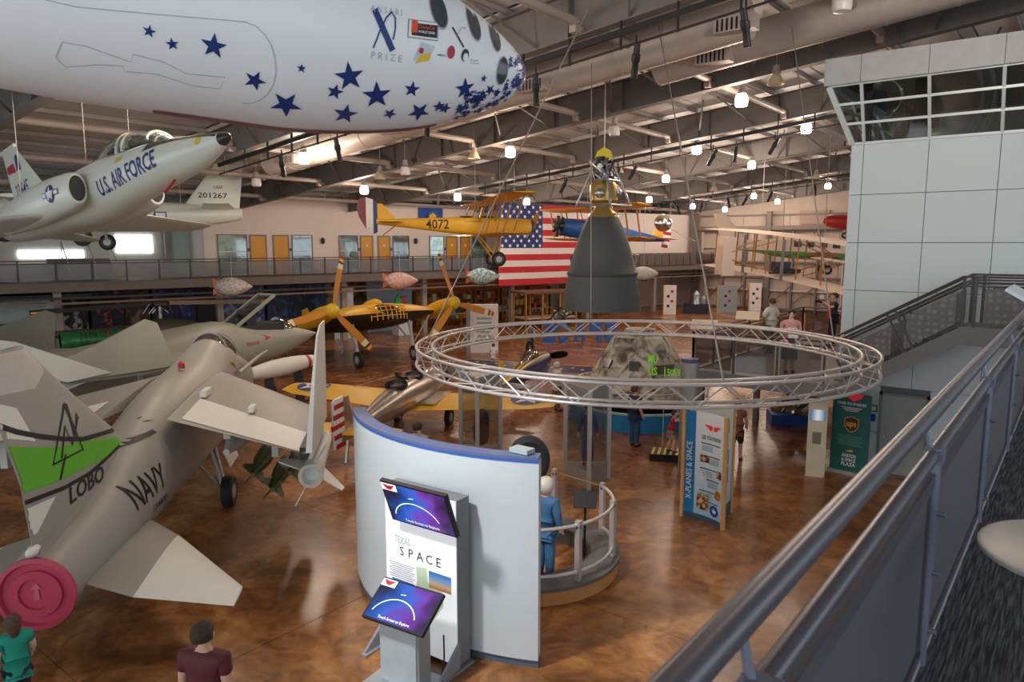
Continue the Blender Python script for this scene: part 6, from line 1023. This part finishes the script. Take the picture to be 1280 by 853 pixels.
def bench(s, n, lab, seed):
    o = thing('work_bench', lab, 'table', gp(s, n, 0), (0, 0, GA)); obj('bench_top', MB().bx(-1.2, -.4, .85, 1.2, .4, .92), mat('bench_wood', srgb(170, 130, 84), .6), o, smooth=0); rr = random.Random(seed)
    for x in (-1.1, 1.1):
        for y in (-.35, .35): obj('leg', MB().bx(x-.04, y-.04, 0, x+.04, y+.04, .85), strut_m, o, smooth=0)
    for k in range(4):
        x = -1+.55*k; c = rr.randrange(8); hh = rr.uniform(.12, .4)
        tag(obj('parts_bin', MB().bx(-.16, -.14, 0, .16, .14, hh).bx(-.18, -.16, hh-.03, .18, .16, hh), bm_[c], smooth=0, loc=gp(s+x, n, .921), rot=(0, 0, GA+.2*k)), cname[c]+' rimmed bin standing on a workshop bench', 'bin', 'bins on the workshop benches')
for i, (s, n) in enumerate(((25.6, 2.6), (29.6, 2.4), (33.6, 2.4), (37.4, 2.2), (41, 2.4))): bench(s, n, ['wooden workbench with bins by the blue partition', 'wooden workbench with bins under the flag edge', 'wooden workbench with bins under the flag middle', 'wooden workbench with bins behind the motor display', 'wooden workbench with bins behind the engine bell'][i], i)
tc_ = thing('timber_canopy', 'open timber frame canopy with flat brown roof over a model table', 'shelter', gp(30.2, -2.2, 0), (0, 0, GA-.2)); obj('roof', MB().bx(-2.2, -1.0, 2.45, 2.2, 1.0, 2.6), mat('canopy_brown', srgb(120, 84, 62), .7), tc_, smooth=0); obj('model_table', MB().bx(-2.0, -.8, .7, 2.0, .8, .8), mat('table_tan', srgb(196, 176, 146), .7), tc_, smooth=0)
for x in (-2, -.7, .7, 2):
    for y in (-.9, .9): obj('post', MB().bx(x-.05, y-.05, 0, x+.05, y+.05, 2.45), strut_m, tc_, smooth=0)
dp = thing('info_pylon', 'tall white three-sided information pylon with red winged emblem', 'display stand', (-25.2, 29.6, 0), (0, 0, .75)); obj('panel', MB().bx(-.75, -.2, 0, .75, .2, 2.6), mat('pylon_white', srgb(222, 218, 212), .5), dp, smooth=0); obj('side_post', MB().bx(-.95, -.25, 0, -.75, .25, 2.65), mat('pylon_grey', srgb(140, 146, 150), .5), dp, smooth=0); wings_logo(dp, (0, -.2, 2.25), FX, FZ, .7)
for i in range(6): flat('text_block', rect2(.8, .1), mat('body_text', (.3, .3, .3)), (0, -.2, 1.85-.24*i), FX, FZ, dp)
flat('photo', rect2(.3, .25), bpr, (.35, -.2, 1.4), FX, FZ, dp, .008)
mt = thing('motor_display', 'tangled dark piston engine on a stand behind the big blue letters', 'engine', (-26.4, 38.6, 0)); obj('stand', MB().bx(-1, -.5, 0, 1, .5, .5), bm_[1], mt, smooth=0)
for k in range(22): a = R_.uniform(0, 2*PI); obj('cylinder', MB().tube((R_.uniform(-.7, .7), R_.uniform(-.4, .4), .9), (R_.uniform(-.7, .7)+.2*math.cos(a), R_.uniform(-.5, .5), R_.uniform(.6, 1.9)), R_.uniform(.05, .12)), [dark, silver, bm_[2]][k % 3], mt)
for (x, y, w, h, m, lab) in ((-27.0, 55.5, 1.0, 2.4, 'pylon_white', 'tall pale panel with dark dots behind the engine bell'), (-23.9, 60.0, 1.6, 2.3, 'pylon_grey', 'grey open display cabinet at the far end of the hall'), (-22.6, 63.0, 1.0, 2.4, 'pylon_white', 'tall pale panel with dark dots beside the hangar corner')):
    o = thing('display_panel', lab, 'display stand', (x, y, 0), (0, 0, .5)); obj('panel', MB().bx(-w/2, -.2, 0, w/2, .2, h), MATS[m], o, smooth=0); obj('edge', MB().bx(-w/2-.06, -.25, 0, -w/2, .25, h), wood, o, smooth=0)
    for i in range(4): flat('photo', disc2(.12), bpr if i % 2 else rpr, (.15*(-1)**i, -.2, h-.5-.4*i), FX, FZ, o, .008)
o = thing('low_display_case', 'low navy display case with pale figures at the far end of the hall', 'display case', (-25.6, 57.5, 0), (0, 0, .5)); obj('base', MB().bx(-1, -.5, 0, 1, .5, .8), mat('case_navy', srgb(26, 28, 48), .5), o, smooth=0); obj('contents', MB().lathe([(.4, .8), (.3, 1.2), (.35, 1.6), (.1, 1.9)], 12).lathe([(.2, .8), (.25, 1.3), (.05, 1.5)], 10, (.6, 0, 0)), silver, o)
gk = thing('gift_rack', 'tiered rack of small boxes standing under the engine bell', 'rack', (-17.2, 32.6, 0), (0, 0, .6))
for z in (.2, .65, 1.1): obj('tier', MB().bx(-.9, -.35, z, .9, .35, z+.08), dark, gk, smooth=0)
obj('rack_post', MB().bx(-.05, -.05, 0, .05, .05, 1.2), dark, gk, smooth=0)
for z in (.28, .73, 1.18):
    for i in range(6): obj('packet', MB().bx(-.85+.29*i, -.2, z, -.63+.29*i, .2, z+.28), bm_[(i+int(z*10)) % 8], gk, smooth=0)
o = thing('far_gallery', 'dark steel balcony with panel railing at the far hall corner', 'balcony', gp(46, -.1, 0), (0, 0, GA))
for i in range(8): obj('railing_panel', MB().bx(-3.6+.95*i, -.05, 4.0, -2.75+.95*i, 0, 5.0), mat('far_rail', srgb(84, 76, 72), .6), o, smooth=0)
o = thing('garment_sculpture', 'green and red cut-out figure sculpture standing before the blue partition', 'sculpture', gp(20.4, .6, 0), (0, 0, GA)); obj('plinth', MB().bx(-.5, -.4, 0, .5, .4, 1.5), mat('part_white', (.6, .6, .6)), o, smooth=0); obj('green_figure', MB().prism([(-.5, 0, 1.5), (-.1, 0, 1.5), (.05, 0, 2.1), (-.2, 0, 2.6), (-.45, 0, 2.3)], (0, .15, 0)), mat('figure_green', srgb(40, 150, 70), .5), o, smooth=0); obj('red_figure', MB().prism([(.0, .2, 1.5), (.5, .2, 1.5), (.55, .2, 2.0), (.3, .2, 2.2), (.5, .2, 2.5), (.1, .2, 2.45)], (0, .15, 0)), rpr, o, smooth=0)
o = thing('reading_board', 'cream angled reading board on the platform railing', 'information board', (-8.2, 19.0, 3.46), (0, 0, .3)); obj('board', MB().box((0, 0, .12), (.7, .5, .03), rx=.45), mat('board_cream', srgb(216, 200, 176), .5), o, smooth=0); obj('bracket', MB().tube((0, 0, 0), (0, 0, .12), .03), dark, o)
o = thing('reading_board', 'cream angled reading board beside the visitor in white on platform', 'information board', (-8.2, 22.3, 3.46), (0, 0, .3)); obj('board', MB().box((0, 0, .12), (.7, .5, .03), rx=.45), MATS['board_cream'], o, smooth=0); obj('bracket', MB().tube((0, 0, 0), (0, 0, .12), .03), dark, o)
sb_ = thing('step_box', 'low black step box with yellow hazard striped top', 'step', (-8.55, 17.75, 0), (0, 0, .5)); obj('box', MB().bx(-.5, -.35, 0, .5, .35, .2), blk, sb_, smooth=0)
for i in range(6): obj('hazard_stripe', MB().prism([(-.48+.16*i, -.33, .2), (-.41+.16*i, -.33, .2), (-.33+.16*i, .33, .2), (-.4+.16*i, .33, .2)], (0, 0, .006)), ypr, sb_, smooth=0)
# ================================================================ people
skinm = mat('skin', srgb(214, 168, 142), .55, 0, .04, 8); pale_skin = mat('skin_pale', srgb(226, 186, 164), .55)
def skinned(name, pts, edges, m, parent, root=0, sub=1):
    me = bpy.data.meshes.new(name); me.from_pydata([p[0] for p in pts], edges, []); me.materials.append(m); o = bpy.data.objects.new(name, me); COL.objects.link(o); o.parent = parent
    o.modifiers.new('skin', 'SKIN').use_smooth_shade = True
    for i, p in enumerate(pts): r = p[1]; me.skin_vertices[0].data[i].radius = (r, r) if isinstance(r, (int, float)) else r; me.skin_vertices[0].data[i].use_root = (i == root)
    s = o.modifiers.new('sub', 'SUBSURF'); s.levels = s.render_levels = sub; return o
def person(lab, loc, rz, h, shirt, trousers, hair, arms='down', legs='stand', shorts=False, sleeves=.6, lean=0., head=None, hairlen=.0, name='person', cat='person', skin=None, skirt=False, wide=1.):
    P = thing(name, lab, cat, loc, (0, 0, rz)); sk = skin or skinm; Y = lambda z: lean*max(0, z-.5)
    def q(x, y, z): return (x*h, (y+Y(z))*h, z*h)
    A = {'down': [((.135, -.01, .66), (.15, .03, .54)), ((-.135, -.01, .66), (-.15, .03, .54))], 'hold': [((.15, .0, .68), (.05, .14, .70)), ((-.15, .0, .68), (-.05, .14, .70))], 'photo': [((.13, .09, .74), (.04, .2, .85)), ((-.13, .09, .74), (-.05, .2, .83))], 'reach': [((.1, .12, .8), (.06, .24, .9)), ((-.1, .12, .8), (-.05, .24, .88))], 'swing': [((.14, .03, .67), (.13, .1, .57)), ((-.14, -.05, .67), (-.15, -.03, .55))]}[arms]
    Lg = {'stand': [((.05, .01, .27), (.055, -.01, .04)), ((-.05, .01, .27), (-.055, -.01, .04))], 'walk': [((.05, .09, .28), (.05, .1, .04)), ((-.05, -.02, .27), (-.05, -.14, .06))], 'climb': [((.05, .1, .3), (.05, .06, .05)), ((-.05, -.0, .27), (-.05, -.08, .04))]}[legs]
    w = wide
    pts = [(q(0, 0, .53), (.075*h*w, .06*h)), (q(0, 0, .61), (.07*h*w, .055*h)), (q(0, 0, .73), (.085*h*w, .06*h)), (q(0, 0, .81), (.055*h, .045*h)), (q(0, .004, .86), .03*h), (q(0, .012, .895), .042*h), (q(0, .012, .945), (.052*h, .06*h)), (q(0, .008, .985), .03*h), (q(0, .065, .925), .012*h)]
    ed = [(0, 1), (1, 2), (2, 3), (3, 4), (4, 5), (5, 6), (6, 7), (6, 8)]; tops = [0, 1, 2, 3]; te = [(0, 1), (1, 2), (2, 3)]; sl = []; tr = []
    for i, s in enumerate((1, -1)):
        (e, wr) = A[i]; n = len(pts); hd = [wr[k]+(wr[k]-e[k])*.28 for k in range(3)]
        pts += [(q(s*.1*w, 0, .8), .04*h), (q(*e), .029*h), (q(*wr), .02*h), (q(*hd), (.024*h, .014*h))]; ed += [(3, n), (n, n+1), (n+1, n+2), (n+2, n+3)]; sl.append((n, n+1, n+2))
        d = V(wr)-V(e); d = d.normalized(); sd_ = d.cross(V(0, 1, 0)).normalized() if abs(d.y) < .9 else V(1, 0, 0)
        for k in range(4): m_ = len(pts); pts.append((q(*(V(hd)+d*(.042-.004*abs(k-1.3))+sd_*.009*(k-1.5)+V(0, .006, 0))), .0058*h)); ed.append((n+3, m_))
        m_ = len(pts); pts.append((q(*(V(hd)+d*.012+sd_*s*-.03)), .0062*h)); ed.append((n+3, m_))
        (kn, an) = Lg[i]; n = len(pts); pts += [(q(s*.052*w, 0, .48), .056*h), (q(*kn), .04*h), (q(*an), .026*h), (q(an[0], an[1]+.07, .022), .022*h)]; ed += [(0, n), (n, n+1), (n+1, n+2), (n+2, n+3)]; tr.append((n, n+1, n+2, n+3))
    body = skinned('body', pts, ed, sk, P)
    infl = lambda i, f=1.16, a=.008: tuple(x*f+a*h for x in (pts[i][1] if isinstance(pts[i][1], tuple) else (pts[i][1],)*2))
    sp = [(pts[i][0], infl(i)) for i in tops]; se = list(te); sp[0] = (q(0, 0, .53), (.1*h*w, .086*h)); sp.append((q(0, 0, .47), (.108*h*w, .096*h))); sp.append((q(0, .002, .85), (.046*h, .042*h))); se += [(0, 4), (3, 5)]
    for a, b, c in sl:
        n = len(sp); f = min(1, sleeves); m_ = tuple(pts[a][0][k]*(1-f)+pts[b][0][k]*f for k in range(3)); sp += [(pts[a][0], infl(a)), (m_, .043*h)]; se += [(3, n), (n, n+1)]
        if sleeves > 1: n2 = len(sp); sp += [(pts[c][0], .03*h)]; se += [(n+1, n2)]
    skinned('shirt', sp, se, shirt, P)
    if skirt: obj('skirt', MB().lathe([(.08*h, .55*h), (.11*h, .45*h), (.13*h, .22*h), (.12*h, .22*h)], 18), trousers, P)
    else:
        tp = [(q(0, 0, .53), (.08*h*w, .066*h))]; tep = []
        for a, b, c, d in tr:
            n = len(tp); tp += [(pts[a][0], infl(a, 1.05, .004)), (pts[b][0], infl(b, 1.2, .01))]; tep += [(0, n), (n, n+1)]
            if not shorts: tp += [(pts[c][0], .04*h)]; tep += [(n+1, n+2)]
        skinned('trousers' if not shorts else 'shorts', tp, tep, trousers, P)
    for a, b, c, d in tr:
        p0, p1 = V(pts[c][0]), V(pts[d][0]); obj('shoe', MB().ball(((p0.x+p1.x)/2, (p0.y+p1.y)/2+.01*h, .024*h), (.03*h, .082*h, .026*h), 12, 8), mat('shoe_dark', srgb(50, 46, 44), .6), P)
    hc = V(q(0, -.006, .948)); hr = [[hc+V(.066*h*math.sin(t)*math.cos(a), .076*h*math.sin(t)*math.sin(a), .068*h*math.cos(t)-(hairlen*h*max(0, -math.sin(a))*max(0, t-.9))-(.02*h*max(0, math.sin(a))*0)) for a in [2*PI*k/16 for k in range(16)]] for t in [.05, .4, .8, 1.1, 1.35, 1.6, 1.85, 2.1]]
    hr = [[(p if not (i > 2 and p.y > hc.y+.025*h) else V(p.x*.9, hc.y+.03*h, hc.z+.03*h)) for p in r] for i, r in enumerate(hr)]
    obj('hair' if head is None else 'helmet', MB().rings(hr, True, False) if head is None else MB().ball(hc+V(0, .01*h, 0), (.085*h, .095*h, .085*h), 18, 12), hair, P)
    for s in (-1, 1):
        if head is None: obj('eye', MB().ball(q(s*.02, .068, .945), .006*h, 8, 5), blk, P); obj('ear', MB().ball(q(s*.055, .01, .935), (.008*h, .014*h, .02*h), 8, 6), sk, P)
    obj('mouth', MB().ball(q(0, .056, .903), (.014*h, .006*h, .004*h), 8, 5), mat('lips', srgb(168, 92, 84), .5), P)
    return P
brown_h = mat('hair_brown', srgb(84, 58, 42), .7, 0, .3, 30, 1.0); dark_h = mat('hair_dark', srgb(58, 44, 36), .7, 0, .3, 30, 1.0)
def AZ(d): return math.radians(d-90)      # heading azimuth -> rotation of a figure facing local +y
person('girl in teal shirt and navy shorts walking beside the red exhaust cover', (-9.8, 2.75, 0), AZ(170), 1.38, mat('teal_shirt', srgb(22, 150, 130), .7), mat('navy_shorts', srgb(38, 40, 56), .7), brown_h, 'swing', 'walk', True, .7, hairlen=.08, skin=pale_skin, wide=1.05)
person('man in maroon t-shirt with short dark hair seen from behind', (-6.97, 3.62, 0), AZ(120), 1.86, mat('maroon_shirt', srgb(92, 34, 40), .7), mat('khaki', srgb(120, 104, 84), .7), dark_h, 'down', 'stand', False, .7, wide=1.15)
wp = person('woman in pink top and long grey skirt reading on the platform', (-6.04, 19.6, 2.4), AZ(300), 1.66, mat('pink_top', srgb(226, 160, 160), .7), mat('grey_skirt', srgb(84, 88, 100), .7), brown_h, 'hold', 'stand', False, .6, skirt=True, skin=pale_skin, wide=1.25)
pp = (-6.04+.3*math.cos(math.radians(300)), 19.6+.34*math.sin(math.radians(300)), 3.5)
tag(obj('paper_sheet', MB().box((0, 0, 0), (.24, .012, .3), AZ(300), .5), wpr, loc=pp, smooth=0), 'white paper sheet held by the woman in pink', 'paper')
person('visitor in white top and olive trousers standing by a reading board', (-7.6, 22.7, 2.4), AZ(150), 1.72, mat('white_top', srgb(214, 214, 200), .7), mat('olive_trousers', srgb(92, 92, 66), .7), brown_h, 'hold', 'stand', False, 1.2)
ph = person('photographer in black shirt with red lining aiming a camera', (-6.5, 25.5, 2.4), AZ(215), 1.78, mat('black_shirt', srgb(34, 32, 36), .7), mat('black_jeans', srgb(40, 40, 48), .7), dark_h, 'photo', 'stand', False, .8)
obj('red_vest', MB().box((-.02, .13, 1.2), (.24, .05, .5)), rpr, ph)
cm_ = thing('photo_camera', 'black camera with white flash held by the photographer', 'camera', (-6.5+.4*math.cos(math.radians(215)), 25.5+.4*math.sin(math.radians(215)), 3.92), (0, 0, AZ(215))); obj('body', MB().bx(-.08, -.05, -.06, .08, .05, .06), blk, cm_, smooth=0); obj('lens', MB().lathe([(.045, .05), (.05, .2), (.04, .2)], 14, (0, 0, 0), (0, 1, 0)), blk, cm_); obj('flash', MB().bx(-.05, -.04, .07, .05, .05, .2), wpr, cm_, smooth=0)
person('small boy in red shirt climbing the hazard striped step', (-8.5, 17.75, .206), AZ(20), 1.12, mat('red_shirt', srgb(188, 52, 62), .7), mat('grey_shorts', srgb(170, 160, 146), .7), dark_h, 'reach', 'climb', True, .6, .18)
person('visitor in navy shirt and blue jeans standing before the blue plinth', (-9.9, 18.3, 0), AZ(70), 1.76, mat('navy_shirt', srgb(34, 44, 76), .7), mat('jeans', srgb(38, 76, 120), .7), brown_h, 'down')
person('dark haired visitor in striped top beyond the curved wall', (-11.7, 11.4, 0), AZ(110), 1.76, mat('striped_top', srgb(170, 176, 180), .7), mat('black_jeans', (.03, .03, .03)), dark_h, 'down', skin=pale_skin)
person('visitor in dark clothes walking beyond the blue aerobatic airplane', (-22.6, 30.3, 0), AZ(250), 1.74, mat('grey_shirt', srgb(120, 116, 110), .7), mat('black_jeans', (.03, .03, .03)), dark_h, 'swing', 'walk')
person('child in white shirt standing behind the blue aerobatic airplane', (-21.4, 25.8, 0), AZ(120), 1.2, wpr, mat('grey_shorts', (.4, .4, .4)), dark_h, 'down')
person('older visitor with white hair and pale shirt beside capsule railing', (-14.2, 20.6, 0), AZ(60), 1.72, mat('pale_shirt', srgb(206, 204, 196), .7), mat('khaki', (.2, .15, .1)), mat('hair_white', srgb(214, 210, 204), .6), 'down')
person('visitor in brown shirt and shorts walking behind banner stand', (-7.0, 18.6, 0), AZ(100), 1.7, mat('brown_shirt', srgb(132, 84, 66), .7), mat('dark_shorts', srgb(50, 44, 44), .7), brown_h, 'swing', 'walk', True)
person('mannequin in blue flight suit and white helmet at the round exhibit', (-6.95, 9.75, 0), AZ(100), 1.82, mat('flight_suit', srgb(70, 116, 158), .7, 0, .1, 6), MATS['flight_suit'], mat('helmet_white', srgb(224, 216, 200), .35), 'down', 'stand', False, 1.2, head='helmet', name='mannequin', cat='mannequin')
person('mannequin in dark blue pressure suit inside the glass display column', (-9.25, 14.75, .425), AZ(300), 1.5, bluebag, bluebag, dark_h, 'down', 'stand', False, 1.2, name='mannequin', cat='mannequin', wide=.72)
# spotlight aimed at the curved wall
ld = bpy.data.lights.new('wall_spot_light', 'SPOT'); ld.energy = 2300; ld.spot_size = math.radians(40); ld.spot_blend = .6; ld.color = (.96, .98, 1); ld.shadow_soft_size = .35
lo = bpy.data.objects.new('wall_spot_light', ld); COL.objects.link(lo); lo.location = (-7.3, 2.6, 8.4); dv = V(-7.2, 7.3, 2.3)-lo.location; lo.rotation_euler = dv.to_track_quat('-Z', 'Y').to_euler()
